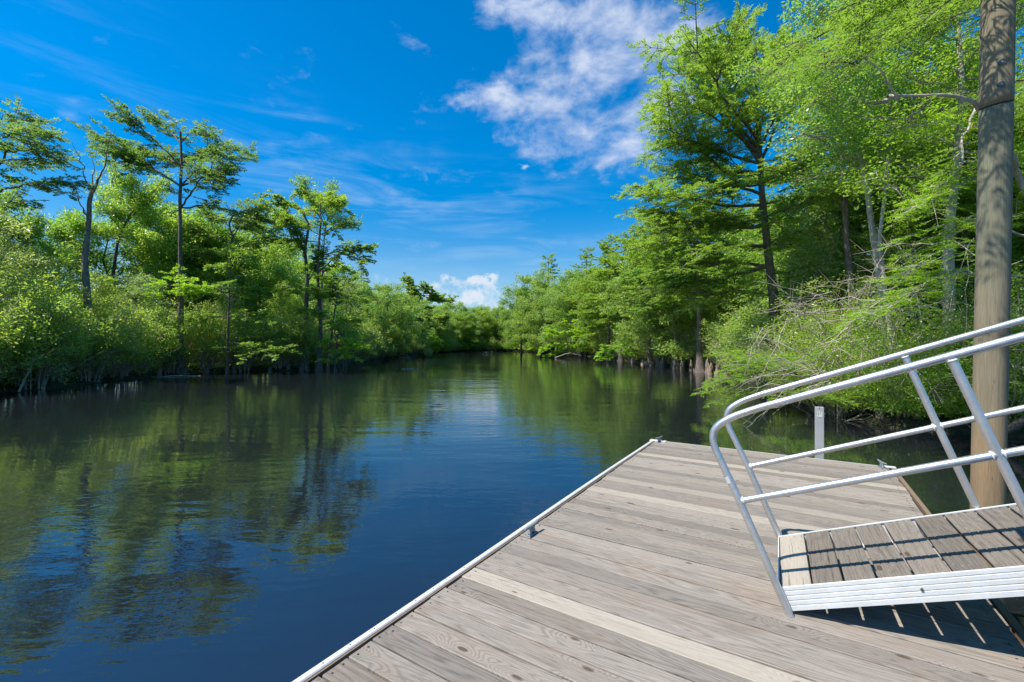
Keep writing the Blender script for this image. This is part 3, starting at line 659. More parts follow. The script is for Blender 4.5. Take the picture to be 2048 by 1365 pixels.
KIND = {}
def kind(key, p, name, bark, leaf):
    tm, cm = p.meshes(name, BK[bark], LM[leaf]); KIND[key] = (name, tm, cm)
for i in range(4): kind('c%d' % i, gen_cypress(20+i, 12.5, 3.2+.3*(i % 2), [.22, .34, .15, .28][i], 1., .5, .19, .042, 36, .15, 1, 9), 'cypress_tree', 'cyp', ['cyp', 'cypd', 'cyp', 'cyp'][i])
for i in range(3): kind('r%d' % i, gen_broad(30+i, 11, [3.6, 4.0, 3.4][i], .06, 420, 70, .21, .62, .5, .17, [.35, .25, .5][i], 12), 'cypress_tree', 'cyp', ['far', 'far', 'cyp'][i])
for i in range(3): kind('v%d' % i, gen_broad(90+i, 8.5, 1.35, .3, 120, 60, .15, .5, .5, .06, 1.0, 7), 'slender_sapling', 'stem', ['shrub', 'broad', 'shrubg'][i])
for i in range(3): kind('y%d' % i, gen_cypress(40+i, 4.5, 2.3, .10, 1.1, .5, .14, .034, 26, .06, 1, 9, .05, .05), 'young_cypress', 'cyp', 'cypy')
for i in range(3): kind('b%d' % i, gen_broad(50+i, 11, 2.9, .25, 230, 95, .19, .66, .5), 'broadleaf_tree', ['stem', 'dark', 'stem'][i], 'broad')
for i in range(5): kind('s%d' % i, gen_shrub(60+i, [5.2, 6, 4.4, 5.6, 5][i], [2.1, 1.9, 2.4, 2.0, 2.2][i], 20, .36, 215, 44, .155, .48, .5, .034, 34), 'swamp_shrub', 'stem', ['shrub', 'shrub', 'shrubg', 'shrub', 'shrub'][i])
for i in range(3): kind('n%d' % i, gen_shrub(70+i, [3.4, 3.0, 3.8][i], [3.0, 2.8, 2.6][i], 16, .06, 420, 80, .075, .36, .5, .022, 26), 'bushy_shrub', 'twig', ['shrub', 'neary', 'shrub'][i])
for i in range(2): kind('t%d' % i, gen_broad(80+i, 10.5, 3.2, .18, 420, 80, .10, .5, .5, .13), 'broadleaf_tree', 'pale', 'neary')
PEND = []
def put(key, x, y, s_=1., rz=None, look='', cat='tree', group=None, sz=None, z=.12):
    name, tm, cm = KIND[key]; e = empty(name, (x, y, z)); rz = RG.random()*6.28 if rz is None else rz; e.rotation_euler = (0, 0, rz); e.scale = (s_, s_, s_*(sz or 1))
    link('trunk', tm, e); link('crown', cm, e); tag(e, None, cat, group)
    if group: PEND.append((e, look, group))
    return e
RG = np.random.default_rng(77)
def along(line, d0, t_):
    """point on a bank line (fraction by arc length) pushed d0 metres inland"""
    L = np.array(line, float); c = np.r_[0, np.cumsum(np.linalg.norm(np.diff(L, axis=0), axis=1))]; s_ = t_*c[-1]; p = np.array([np.interp(s_, c, L[:, j]) for j in (0, 1)]); q = np.array([np.interp(min(s_+.5, c[-1]), c, L[:, j]) for j in (0, 1)]); r_ = np.array([np.interp(max(s_-.5, 0), c, L[:, j]) for j in (0, 1)])
    t2 = unit(q-r_); nrm = np.array([-t2[1], t2[0]])
    if sdist(np.array([p[0]+nrm[0]]), np.array([p[1]+nrm[1]]))[0] < 0: nrm = -nrm
    return p+nrm*d0
def row(line, keys, d0, step, sc, look, cat, group, jit=.8, grow=0., skip=None, ts=(0, 1)):
    L = np.array(line, float); tot = np.linalg.norm(np.diff(L, axis=0), axis=1).sum(); s_ = ts[0]*tot
    while s_ < ts[1]*tot:
        p = along(line, d0+RG.uniform(-jit, jit)*.6, s_/tot); y = p[1]
        if not (skip and skip(p)): put(keys[RG.integers(len(keys))], p[0], y, sc*RG.uniform(.85, 1.15), None, look, cat, group, RG.uniform(.9, 1.12))
        s_ += step*(1+grow*max(0, y-20)/40)*RG.uniform(.8, 1.2)
LB = LEFT[2:]; RB = [RIGHT[0], RIGHT[1], RIGHT[2], RIGHT[3], RIGHT[4], RIGHT[5], RIGHT[6], RIGHT[7], RIGHT[8]][::-1]
ALLS = ['s0', 's1', 's2', 's3', 's4']
row(LB, ALLS, .7, 1.75, .92, 'leafy multi-stemmed shrub at the waterline of the left bank', 'shrub', 'shrubs at the waterline of the left bank', .5, .5)
row(LB, ALLS, 3.4, 2.5, 1.08, 'taller swamp shrub behind the waterline shrubs of the left bank', 'shrub', 'taller shrubs behind the left waterline', .8, .6)
row(LB, ['v0', 'v1', 'v2'], 1.8, 2.8, .82, 'slender upright sapling among the shrubs of the left bank', 'tree', 'slender saplings of the left bank', 1.2, .6)
row(LB, ['b0', 'b1', 'b2', 'c1'], 7.5, 2.6, .82, 'leafy tree in the thicket behind the left bank', 'tree', 'trees in the thicket behind the left bank', 1.2, .5)
row(LB, ['b0', 'b1', 'c0', 'b2', 'b2'], 13, 2.5, 1.22, 'green tree rising far behind the left bank', 'tree', 'trees far behind the left bank', 2, .5)
for x, y, s_ in ((-11, 118, .95), (-7.5, 123, 1.05), (-4, 126, 1.1), (-.5, 125, 1.0), (2.5, 121, 1.1), (5, 116, 1.15), (-2.5, 122.5, .8), (-6, 121, .75)): put('r%d' % RG.integers(3), x, y, s_, None, 'pale green tree closing the end of the river', 'tree', 'trees closing the end of the river')
for x, y, s_ in ((-4.6, 118.6, 1.2), (-2.8, 119.2, 1.1), (-6.2, 117.4, 1.1), (-1.0, 118.2, 1.0)): put('n%d' % RG.integers(3), x, y, s_, None, 'small bush at the very end of the river', 'shrub', 'bushes at the very end of the river')
row(LB, ['r0', 'r1', 'r2'], 2.0, 6.5, .72, 'rounded cypress near the water along the far left bank', 'tree', 'rounded cypresses along the far left bank', 1, 0, lambda p: p[1] < 50)
FL = [LEFT[-1]]+FAR+[RIGHT[0]]
row(FL, ['y0', 'n0', 'n2', 'y1', 'n1'], .8, 2.3, 1.0, 'low shrub at the water at the far bend', 'shrub', 'low shrubs at the far bend of the river', .6)
row(FL, ['n1', 's1', 'n2', 'n0'], 4.5, 2.6, 1.2, 'swamp shrub in the second row at the far bend', 'shrub', 'second-row shrubs at the far bend')
row(FL, ['s0', 's1', 's3', 'n0'], 8, 2.6, 1.3, 'swamp shrub in the third row at the far bend', 'shrub', 'third-row shrubs at the far bend')
row(FL, ['r0', 'r1', 'r2'], 2.5, 4.0, .92, 'rounded cypress at the far bend of the river', 'tree', 'cypresses at the far bend of the river', 1.2)
row(FL, ['r0', 'r1', 'b1', 'r2'], 8, 4.5, 1.12, 'tree behind the cypresses at the far bend', 'tree', 'trees behind the far bend of the river', 2)
nearskip = lambda p: p[1] < 15.5
row(RB, ALLS, .8, 1.9, .80, 'leafy multi-stemmed shrub at the waterline of the right bank', 'shrub', 'shrubs at the waterline of the right bank', .5, .5, nearskip)
row(RB, ALLS, 3.2, 2.3, 1.12, 'taller swamp shrub behind the waterline shrubs of the right bank', 'shrub', 'taller shrubs behind the right waterline', .8, .6, nearskip)
row(RB, ['r0', 'r1', 'r2', 'c2'], 3.4, 5.2, 1.08, 'full cypress near the water along the right bank', 'tree', 'full cypresses along the right bank', 1, .2, lambda p: p[1] < 24)
row(RB, ['v0', 'v1', 'v2'], 2.2, 2.2, .85, 'slender upright sapling among the shrubs of the right bank', 'tree', 'slender saplings of the right bank', 1, .6, nearskip)
row(RB, ['c0', 'c2', 'b0', 'c3', 'b2'], 7, 3.2, .95, 'leafy tree in the thicket behind the right bank', 'tree', 'trees in the thicket behind the right bank', 1.2, .5)
row(RB, ['c0', 'c1', 'b1', 'c3', 'b2'], 12, 4.2, 1.05, 'tall green tree rising far behind the right bank', 'tree', 'trees far behind the right bank', 2, .5)
row(LB, ['n0', 'n1', 'n2'], 15.5, 3.2, 1.25, 'low dark thicket bush deep behind the left bank', 'shrub', 'thicket bushes deep behind the left bank', .8, .3)
row(RB, ['n0', 'n1', 'n2'], 15, 3.4, 1.25, 'low dark thicket bush deep behind the right bank', 'shrub', 'thicket bushes deep behind the right bank', .8, .3)
row(FL, ['n0', 'n2'], 12, 3.2, 1.4, 'low dark thicket bush behind the far bend', 'shrub', 'thicket bushes behind the far bend', .8)
for key, px, D, s_, lb in [('b1', 222, 36, 1.12, 'round leafy tree behind the yellow-green broadleaf tree of the left bank'), ('b0', 128, 33, 1.0, 'leafy tree between the left edge and the dead forked trunk'),
   ('c0', 1218, 55, 1.12, 'pointed cypress rising just left of the open-topped one'), ('c2', 1300, 40, 1.08, 'pointed cypress rising right of the open-topped one'), ('c3', 1352, 35, 1.08, 'pointed cypress rising left of the largest cypress of the right bank'),
   ('c0', 1172, 72, 1.30, 'pointed cypress rising above the bright bush of the far right bank'), ('c2', 1098, 88, 1.5, 'high pointed cypress above the start of the far right bank'), ('c3', 1268, 48, 1.1, 'dark pointed cypress behind the open-topped one')]:
    q_ = P(px, CY, D); tag(put(key, q_[0], q_[1], s_), lb, 'tree')
for k_, (x, y, s_) in enumerate([(8.9, 12.3, .85), (9.7, 11.0, .8), (11.0, 10.0, .85), (12.8, 9.4, .9), (14.9, 8.9, .95), (9.9, 13.8, 1.0), (10.6, 15.6, 1.0), (11.4, 12.0, 1.15), (13.2, 11.4, 1.2), (15.5, 10.8, 1.25), (12.0, 14.0, 1.2), (14.4, 13.6, 1.3)]):
    put('n%d' % (k_ % 3), x, y, s_, None, 'dense twiggy bush of the near right bank, beyond the handrails', 'shrub', 'dense bushes of the near right bank')
for k_, (x, y, s_) in enumerate([(12.9, 13.4, .62), (15.8, 12.2, .75), (18, 12, 1.0), (17, 15.5, .8)]):
    put('t%d' % (k_ % 2), x, y, s_, None, 'sunlit yellow-green broadleaf tree behind the near right bushes', 'tree', 'sunlit trees behind the near right bushes')
# --- hero trees, each drawn from its own limbs
def hero(name, seed, D, trunk, limbs, label, cat='tree', bark='cyp', leaf='cyp', r=.2, q=1., ll=.14, lw=.024, tint=.45, deep=.55, n=8, wmul=1., extra=4, flare=1., twigs=None, broad=None, group=None, tr1=.3):
    """trunk: outline points at distance D; limbs: (points, foliage width); each limb leaves the picture plane by a depth of its own"""
    p = Plant(seed); g_ = p.g; T3 = np.array([P(x, y, D) for x, y in trunk]); base = T3[0].copy(); base[2] = 0.
    T3 = T3-base; T3[:, 1] += np.r_[0, np.cumsum(g_.normal(0, .12, len(T3)-1))]; T3[0, 2] = min(T3[0, 2], -.4); T = resample(T3, max(10, len(T3)*4)); p.tube(T, r, r*tr1, 10, flare=flare)
    allL = []
    for li in limbs:
        pts, wd = li[0], li[1]; dz = li[2] if len(li) > 2 else g_.uniform(-1, 1)*deep
        Q = np.array([P(x, y, D) for x, y in pts])-base
        j = np.argmin(np.abs(T[:, 0]-Q[0, 0])+np.abs(T[:, 2]-Q[0, 2])); Q[0] = T[j]; L = np.linalg.norm(Q[-1]-Q[0]); s_ = np.linspace(0, 1, len(Q))
        Q[:, 1] = T[j, 1]+s_*L*dz
        # keep the outline when the limb comes nearer or goes further
        k = (D+Q[:, 1])/D; cx_ = base[0]; Q[1:, 0] = ((Q[1:, 0]+cx_)*k[1:])-cx_; Q[1:, 2] = (Q[1:, 2]-EYE)*k[1:]+EYE
        allL.append((Q, wd))
    for i in range(extra):  # boughs toward and away from the viewer
        a = allL[g_.integers(len(allL))]; Q = a[0].copy(); o = Q[0].copy(); ang = g_.choice([-1, 1])*g_.uniform(1.1, 2.0); v = Q-o; c, s_ = math.cos(ang), math.sin(ang); v = np.stack([v[:, 0]*c-v[:, 1]*s_, v[:, 0]*s_+v[:, 1]*c, v[:, 2]], 1)*g_.uniform(.6, .9); o = o+[0, 0, g_.uniform(-.5, .3)]; allL.append((o+v, a[1]*.9))
    for Q, wd in allL:
        M = resample(Q, max(6, len(Q)*3)); M[1:] += g_.normal(0, .035, (len(M)-1, 3)); L = np.linalg.norm(Q[-1]-Q[0]); p.tube(M, max(.018, min(r*.36, L*.014)), .008, 6)
        if wd <= 0: continue
        if broad:
            k = max(3, int(L*broad[0])); cc = M[g_.integers(len(M)//3, len(M), k)]+g_.normal(0, wd*.5, (k, 3))*[1, 1, .8]; cc[0] = M[-1]; p.sticks(M[g_.integers(len(M)//3, len(M), k)], cc, .012, .004)
            p.cluster(cc, .5*g_.uniform(.6, 1.2, k), broad[1], broad[2], np.clip(tint+g_.normal(0, .15, k), 0, 1))
        else:
            p.plate(M, wd*wmul*1.05, sp=.30, q=q, ll=ll, lw=lw*1.3, tint=tint+g_.normal(0, .1), n=n+2, flat=.42)
            if L > 2.2:  # secondary boughs
                for e in range(int(L/.55)):
                    t_ = g_.uniform(.3, .92); o = M[int(t_*(len(M)-1))]; d = unit(M[-1]-M[0]); a = g_.choice([-1, 1])*g_.uniform(.4, 1.1); c, s_ = math.cos(a), math.sin(a); d = np.array([d[0]*c-d[1]*s_, d[0]*s_+d[1]*c, d[2]*.5+g_.normal(.1, .3)]); l2 = L*g_.uniform(.22, .42)
                    Q2 = np.array([o+d*l2*x+[0, 0, -.06*l2*x*x] for x in np.linspace(0, 1, 5)]); p.tube(Q2, .022, .006, 4); p.plate(Q2, wd*wmul*.8, sp=.30, q=q, t0=.05, ll=ll, lw=lw*1.3, tint=tint+g_.normal(0, .12), n=n+2, flat=.42)
    e = p.thing(name, BK[bark], LM[leaf], base); tag(e, label, cat, group); return e
H_ = hero
H_('cypress_tree', 101, 29, [(360, 752), (364, 600), (368, 480), (366, 400), (367, 330), (366, 268)],
   [([(366, 376), (320, 345), (281, 323), (230, 290), (178, 258)], .9, .25), ([(366, 340), (330, 300), (290, 262), (262, 240), (220, 227)], .8, -.25), ([(366, 300), (345, 270), (320, 242), (300, 235)], .7, .5), ([(366, 290), (385, 262), (400, 270), (425, 275)], .8, -.4),
    ([(367, 372), (405, 352), (445, 335), (475, 312), (502, 322)], .9, .1), ([(366, 330), (400, 310), (430, 296), (470, 296)], .9, .35), ([(368, 417), (385, 385), (398, 358), (430, 345), (465, 340)], .9, -.3), ([(368, 420), (395, 412), (425, 410), (470, 425), (500, 425)], .55, .2),
    ([(366, 325), (340, 320), (300, 300), (262, 300)], .8, .7), ([(366, 400), (350, 385), (340, 372)], .5, .9), ([(367, 418), (345, 408), (322, 405)], 0, .1), ([(366, 260), (350, 245), (335, 230)], .6, 0), ([(366, 365), (400, 335), (440, 365)], .8, -.8)],
   'tall flat-topped cypress with a straight bare trunk, highest tree of the left bank', r=.2, extra=1, tint=.35, leaf='cypd', ll=.16, lw=.022, q=.8)
H_('cypress_tree', 102, 21, [(-70, 800), (-60, 600), (-50, 430), (-45, 330), (-40, 240)],
   [([(-50, 400), (0, 378), (60, 370), (110, 362), (150, 352)], .8, .1), ([(-50, 340), (0, 322), (60, 318), (130, 320)], 1., .3), ([(-48, 300), (0, 275), (50, 262), (100, 265)], 1., -.2), ([(-45, 270), (0, 245), (50, 240), (85, 240)], .9, .2), ([(-50, 350), (20, 300), (80, 300), (118, 315)], .8, -.3),
    ([(-50, 420), (0, 410), (50, 402), (75, 400)], .6, 0), ([(-45, 290), (-100, 260), (-160, 260)], .9, 0)],
   'dark cypress whose crown reaches in from the left edge, above the leafy shrubs', r=.24, extra=0, tint=.35, leaf='cypd', ll=.13, lw=.020, q=.85)
H_('dead_tree', 103, 23.5, [(176, 762), (173, 640), (170, 520), (176, 440), (182, 400), (186, 372)],
   [([(176, 450), (160, 410), (152, 375), (150, 350)], 0, .1), ([(184, 380), (200, 355), (214, 318), (213, 290), (230, 258)], 0, -.1), ([(184, 380), (205, 350), (216, 335)], 0, .1), ([(184, 380), (188, 340), (180, 300)], 0, .2)],
   'dead forked trunk with bare grey limbs, rising from the left thicket', bark='snag', r=.22, tr1=.4)
H_('cypress_tree', 104, 36, [(466, 742), (462, 600), (458, 500), (465, 470), (455, 452), (470, 420)],
   [([(465, 470), (480, 452), (510, 445), (550, 440)], 1., .2), ([(462, 480), (430, 470), (400, 462), (385, 470)], 1., -.2), ([(462, 455), (450, 440), (425, 432), (400, 425)], .9, .3), ([(466, 440), (490, 420), (520, 412), (545, 420)], .9, -.3), ([(468, 430), (450, 405), (430, 400)], .8, 0), ([(460, 500), (500, 485), (540, 480), (560, 485)], 1., .3), ([(460, 510), (420, 505), (390, 500)], 1., .1), ([(470, 425), (485, 405), (500, 400)], .8, .3)],
   'gnarled dark cypress with a broad crown behind and right of the tallest one', r=.2, extra=3, tint=.3, leaf='cypd', ll=.18, lw=.026, q=.8)
H_('broadleaf_tree', 105, 33, [(220, 740), (225, 560), (232, 480), (244, 440), (262, 410)],
   [([(244, 440), (235, 400), (225, 360), (232, 330)], .9), ([(250, 430), (262, 390), (262, 350), (262, 335)], .9), ([(262, 410), (290, 395), (310, 380)], .8), ([(240, 450), (210, 420), (205, 390)], .8), ([(244, 440), (280, 420), (300, 405)], .8), ([(232, 480), (205, 470), (190, 450)], .8), ([(232, 480), (270, 470), (300, 470)], .8)],
   'yellow-green broadleaf tree between the dead trunk and the tallest cypress', bark='dark', leaf='broad', r=.18, tint=.75, broad=(7, 80, .17), extra=4, flare=.4)
H_('cypress_tree', 106, 33, [(637, 742), (640, 650), (634, 560), (634, 500), (640, 440), (636, 410)],
   [([(634, 520), (670, 503), (700, 500), (745, 492)], .8, .1), ([(634, 540), (680, 508), (715, 520), (732, 545)], .55, -.1), ([(636, 470), (670, 452), (710, 445)], .8, .2), ([(640, 420), (665, 405), (698, 425)], .8, -.2), ([(640, 400), (660, 385), (685, 398)], .8, .4), ([(636, 440), (605, 420), (575, 405), (548, 412)], .7, .1), ([(636, 470), (600, 448), (565, 440)], .6, -.3), ([(638, 390), (615, 380), (590, 395)], .7, .3), ([(634, 490), (600, 480), (572, 482)], .6, .3), ([(638, 560), (660, 530), (690, 540)], .6, .5)],
   'slender cypress with wide layered boughs reaching right, left of the river bend', r=.17, extra=4, tint=.42, ll=.16, lw=.028)
H_('cypress_tree', 107, 33.6, [(607, 744), (611, 640), (617, 560), (612, 500), (618, 450), (606, 425)],
   [([(617, 520), (600, 470), (580, 440), (558, 425)], .6, .1), ([(615, 470), (590, 455), (555, 452)], .5, -.2), ([(618, 560), (640, 520), (648, 470)], .6, .3), ([(614, 590), (590, 575), (560, 572)], .7, .1), ([(614, 600), (640, 590), (670, 588)], .7, -.2)],
   'thicker dark-based cypress trunk just left of the slender layered one', r=.22, extra=2, tint=.4, ll=.16, lw=.028)
H_('broadleaf_tree', 108, 37, [(640, 735), (640, 560), (645, 470), (650, 430)],
   [([(648, 450), (625, 410), (610, 375), (608, 356)], .5), ([(650, 440), (662, 400), (664, 370)], .6), ([(650, 430), (640, 405), (630, 388)], .6), ([(650, 450), (675, 420), (680, 400)], .6), ([(648, 470), (680, 450), (700, 440)], .8), ([(648, 470), (620, 450), (600, 440)], .8), ([(645, 500), (610, 490), (590, 500)], .8)],
   'broadleaf tree with two upright leafy tips above the layered cypress', bark='stem', leaf='broad', r=.15, tint=.5, broad=(8, 60, .16), extra=2, flare=.4)
H_('cypress_tree', 109, 32, [(655, 744), (660, 690), (664, 640), (672, 590)],
   [([(664, 650), (690, 640), (720, 640)], .8), ([(664, 640), (640, 620), (600, 620)], .8), ([(668, 610), (700, 590), (730, 600)], .8), ([(668, 610), (640, 580), (590, 575)], .9), ([(671, 595), (660, 565), (640, 550)], .8), ([(671, 595), (690, 565), (700, 545)], .8), ([(660, 680), (690, 670), (710, 680)], .7)],
   'small pale green cypress leaning right below the layered one', r=.10, extra=4, tint=.75, ll=.15, lw=.028, flare=.6)
H_('young_cypress', 110, 31.5, [(668, 742), (672, 700), (676, 660), (680, 640)],
   [([(674, 700), (700, 690), (728, 695)], .7, -.4), ([(674, 690), (655, 680), (642, 690)], .6, -.6), ([(676, 670), (700, 660), (722, 672)], .7, -.2), ([(678, 655), (660, 645), (648, 650)], .6, -.4), ([(670, 715), (695, 712), (718, 718)], .6, -.5), ([(670, 722), (655, 718), (642, 722)], .5, -.7), ([(680, 645), (695, 640), (710, 650)], .6), ([(676, 680), (690, 675), (700, 680)], .7, -1.2), ([(674, 700), (680, 700), (690, 705)], .7, -1.4)],
   'bright yellow-green young cypress hanging low over the water beside three trunks', leaf='cypy', r=.06, extra=5, tint=.7, q=1.3, ll=.13, lw=.026, flare=.3)
H_('cypress_tree', 111, 29.5, [(454, 752), (456, 690), (460, 620), (462, 560), (465, 520)],
   [([(458, 690), (430, 692), (395, 700)], .8, -.5), ([(458, 690), (490, 690), (530, 702), (548, 715)], .8, -.5), ([(460, 640), (420, 632), (390, 640)], .9, -.2), ([(460, 640), (500, 630), (530, 640)], .9, -.2), ([(462, 590), (430, 575), (405, 580)], .9), ([(462, 590), (490, 572), (520, 580)], .9), ([(464, 545), (440, 530), (425, 535)], .8), ([(465, 530), (485, 512), (500, 520)], .8), ([(465, 525), (465, 505), (460, 492)], .7)],
   'bushy green cypress with low boughs touching the dark water, right of the tallest cypress', r=.1, extra=6, tint=.6, ll=.14, lw=.026, flare=.5)
H_('young_cypress', 112, 28, [(330, 752), (334, 660), (340, 600), (345, 560)],
   [([(340, 600), (370, 575), (400, 580)], .8, -.4), ([(340, 600), (310, 580), (300, 590)], .7, -.3), ([(343, 575), (360, 555), (385, 560)], .8, -.3), ([(343, 570), (325, 560), (312, 565)], .6), ([(345, 560), (350, 548), (362, 545)], .6)],
   'bright young cypress foliage in front of the tallest cypress trunk', leaf='cypy', r=.05, extra=2, tint=.5, q=1.2, ll=.12, lw=.024, flare=.3)
for key, px, D, s_, lb in [('r0', 765, 60, .92, 'round-topped green cypress with a forked base, farther up the left bank'), ('r1', 812, 66, .9, 'full cypress right behind the round-topped one of the far left bank'),
   ('r2', 1042, 92, 1.22, 'dark broad cypress at the start of the far right bank'), ('r0', 1078, 86, 1.42, 'tallest broad cypress of the far right bank'), ('r1', 1112, 80, 1.25, 'full cypress right of the tallest one on the far right bank'),
   ('r1', 1160, 70, 1.28, 'wide green cypress over the bright bush of the far right bank'), ('r2', 1200, 61, 1.15, 'dense cypress left of the open-topped one on the right bank'), ('r0', 1290, 46, 1.12, 'dense cypress right of the open-topped one on the right bank'), ('r1', 1350, 36, 1.0, 'dense yellow-green cypress over the brown knees of the right bank')]:
    q_ = P(px, CY, D); tag(put(key, q_[0], q_[1], s_), lb, 'tree')
H_('live_oak', 114, 72, [(848, 706), (845, 660), (838, 625), (846, 606), (858, 600)],
   [([(846, 606), (862, 598), (880, 600), (905, 602)], .8, .1), ([(846, 606), (835, 590), (820, 580)], 1.3), ([(840, 620), (815, 608), (800, 615)], 1.3), ([(858, 600), (868, 588), (885, 598)], .9), ([(845, 640), (870, 635), (885, 645)], 1.3), ([(845, 640), (820, 640), (800, 645)], 1.3), ([(850, 604), (855, 585), (850, 572)], 1.2), ([(846, 606), (830, 575), (812, 562)], 1.2)],
   'dark leaning tree reaching right over the river from the far left bank', bark='dark', leaf='far', r=.2, extra=3, tint=.5, ll=.28, lw=.055, n=6, q=.9, wmul=1.2)
H_('young_cypress', 115, 70, [(842, 708), (845, 690), (848, 670)], [([(845, 690), (862, 684), (880, 692)], 1.1), ([(845, 690), (828, 686), (815, 695)], 1.1), ([(847, 675), (860, 668), (875, 676)], 1.), ([(847, 675), (835, 668), (822, 674)], 1.), ([(844, 700), (860, 696), (872, 702)], .9)],
   'low bright green cypress bush under the leaning tree of the far left bank', leaf='cypy', r=.08, extra=5, tint=.25, ll=.24, lw=.05, n=6, q=.7)
# right bank
H_('cypress_tree', 122, 50, [(1242, 722), (1242, 640), (1244, 560), (1243, 530), (1248, 500)],
   [([(1243, 550), (1225, 530), (1200, 518)], 1.1), ([(1243, 550), (1265, 535), (1290, 530)], 1.1), ([(1244, 530), (1225, 505), (1205, 492)], 1.), ([(1245, 525), (1260, 500), (1285, 488)], 1.), ([(1247, 505), (1240, 485), (1225, 475)], 1.), ([(1248, 505), (1262, 482), (1272, 472)], .9), ([(1242, 600), (1220, 590), (1200, 600)], 1.1), ([(1242, 600), (1265, 590), (1290, 600)], 1.1), ([(1242, 640), (1225, 635), (1205, 645)], 1.)],
   'cypress with a bare dark trunk and open top on the right bank', bark='dark', r=.22, extra=5, tint=.5, ll=.2, lw=.04, n=7, q=.75)
H_('young_cypress', 123, 62, [(1132, 714), (1135, 690), (1138, 660), (1140, 640)], [([(1135, 690), (1105, 690), (1085, 702)], 1.), ([(1135, 690), (1160, 690), (1180, 700)], 1.), ([(1137, 668), (1115, 662), (1098, 672)], 1.), ([(1137, 668), (1155, 660), (1172, 668)], 1.), ([(1133, 702), (1110, 704), (1098, 712)], .8), ([(1139, 648), (1130, 640), (1122, 645)], .8), ([(1139, 648), (1150, 640), (1160, 648)], .8)],
   'bright yellow-green cypress bush hanging over the water on the far right bank', leaf='cypy', r=.08, extra=6, tint=.35, ll=.22, lw=.045, n=6, q=.8)
H_('young_cypress', 124, 44, [(1228, 726), (1228, 705), (1226, 690)], [([(1228, 708), (1208, 702), (1195, 708)], .8), ([(1228, 708), (1245, 702), (1258, 706)], .8), ([(1227, 695), (1215, 690), (1205, 694)], .7), ([(1227, 695), (1240, 690), (1250, 694)], .7), ([(1228, 718), (1215, 716), (1202, 720)], .6)],
   'low bright bush at the water below the open-topped cypress', leaf='cypy', r=.05, extra=5, tint=.3, ll=.17, lw=.035, n=6)
big_l = [([(1494, 300), (1440, 180), (1400, 110), (1375, 70)], .8, -.5), ([(1490, 230), (1455, 150), (1440, 100), (1432, 70)], .7, .2), ([(1488, 200), (1510, 130), (1500, 80), (1478, 40)], .7, .3), ([(1520, 545), (1440, 560), (1360, 570), (1300, 585)], .9, .3), ([(1508, 440), (1440, 440), (1370, 460), (1320, 470)], .9, .5), ([(1498, 360), (1455, 345), (1400, 300), (1350, 250), (1322, 150)], .9, .1), ([(1496, 330), (1450, 250), (1405, 160), (1380, 80)], .8, .1), ([(1496, 320), (1470, 240), (1470, 150), (1490, 60), (1482, 35)], .7, -.1), ([(1498, 350), (1430, 300), (1360, 270), (1300, 245)], .8, -.1),
 ([(1500, 400), (1440, 370), (1370, 340), (1300, 320)], .8, .2), ([(1505, 430), (1440, 410), (1360, 395), (1290, 380)], .9, -.1), ([(1512, 470), (1440, 455), (1350, 430), (1262, 425)], .8, .1), ([(1515, 500), (1440, 490), (1350, 485), (1285, 490)], .9, -.2), ([(1520, 540), (1450, 525), (1370, 530), (1310, 545)], .9, -.2),
 ([(1500, 380), (1560, 350), (1600, 310), (1640, 290)], .9, .3), ([(1498, 350), (1540, 280), (1570, 200), (1590, 140)], .8, .2), ([(1505, 430), (1560, 400), (1620, 390), (1660, 395)], .9, 0), ([(1515, 490), (1570, 470), (1620, 460), (1650, 475)], .9, -.2), ([(1522, 560), (1580, 540), (1620, 535), (1640, 550)], .8, -.1), ([(1500, 340), (1450, 220), (1420, 130), (1440, 90)], .8, .3), ([(1496, 320), (1520, 230), (1530, 150), (1525, 110)], .8, -.2), ([(1496, 320), (1435, 240), (1370, 200), (1340, 190)], .7, -.3),
 ([(1526, 590), (1470, 580), (1410, 590), (1380, 610)], .8, -.3), ([(1526, 600), (1560, 590), (1600, 600)], .7, -.3), ([(1500, 390), (1450, 380), (1400, 400)], .9, -.6), ([(1510, 450), (1540, 440), (1560, 450)], .9, -.8)]
H_('cypress_tree', 125, 17.6, [(1542, 790), (1538, 700), (1530, 610), (1518, 520), (1508, 440), (1500, 390), (1496, 340), (1487, 230), (1482, 130)], big_l,
   'large feathery cypress with a leaning dark trunk, tallest tree of the right bank', bark='cyp', r=.23, extra=10, tint=.75, ll=.085, lw=.0115, n=12, q=1.45, wmul=1.25, flare=.9, tr1=.12)
H_('cypress_tree', 126, 31, [(1400, 745), (1398, 620), (1395, 520), (1396, 440)],
   [([(1397, 560), (1350, 550), (1300, 560)], 1.1), ([(1397, 560), (1440, 545), (1480, 555)], 1.1), ([(1396, 510), (1350, 490), (1305, 500)], 1.1), ([(1396, 510), (1440, 490), (1470, 500)], 1.1), ([(1396, 470), (1365, 445), (1330, 450)], 1.), ([(1396, 470), (1425, 440), (1460, 445)], 1.), ([(1396, 445), (1390, 420), (1380, 405)], .9), ([(1398, 600), (1360, 595), (1320, 605)], 1.1), ([(1398, 610), (1440, 600), (1470, 610)], 1.1)],
   'yellow-green cypress standing behind the left side of the largest one', r=.2, extra=8, tint=.65, ll=.15, lw=.028)
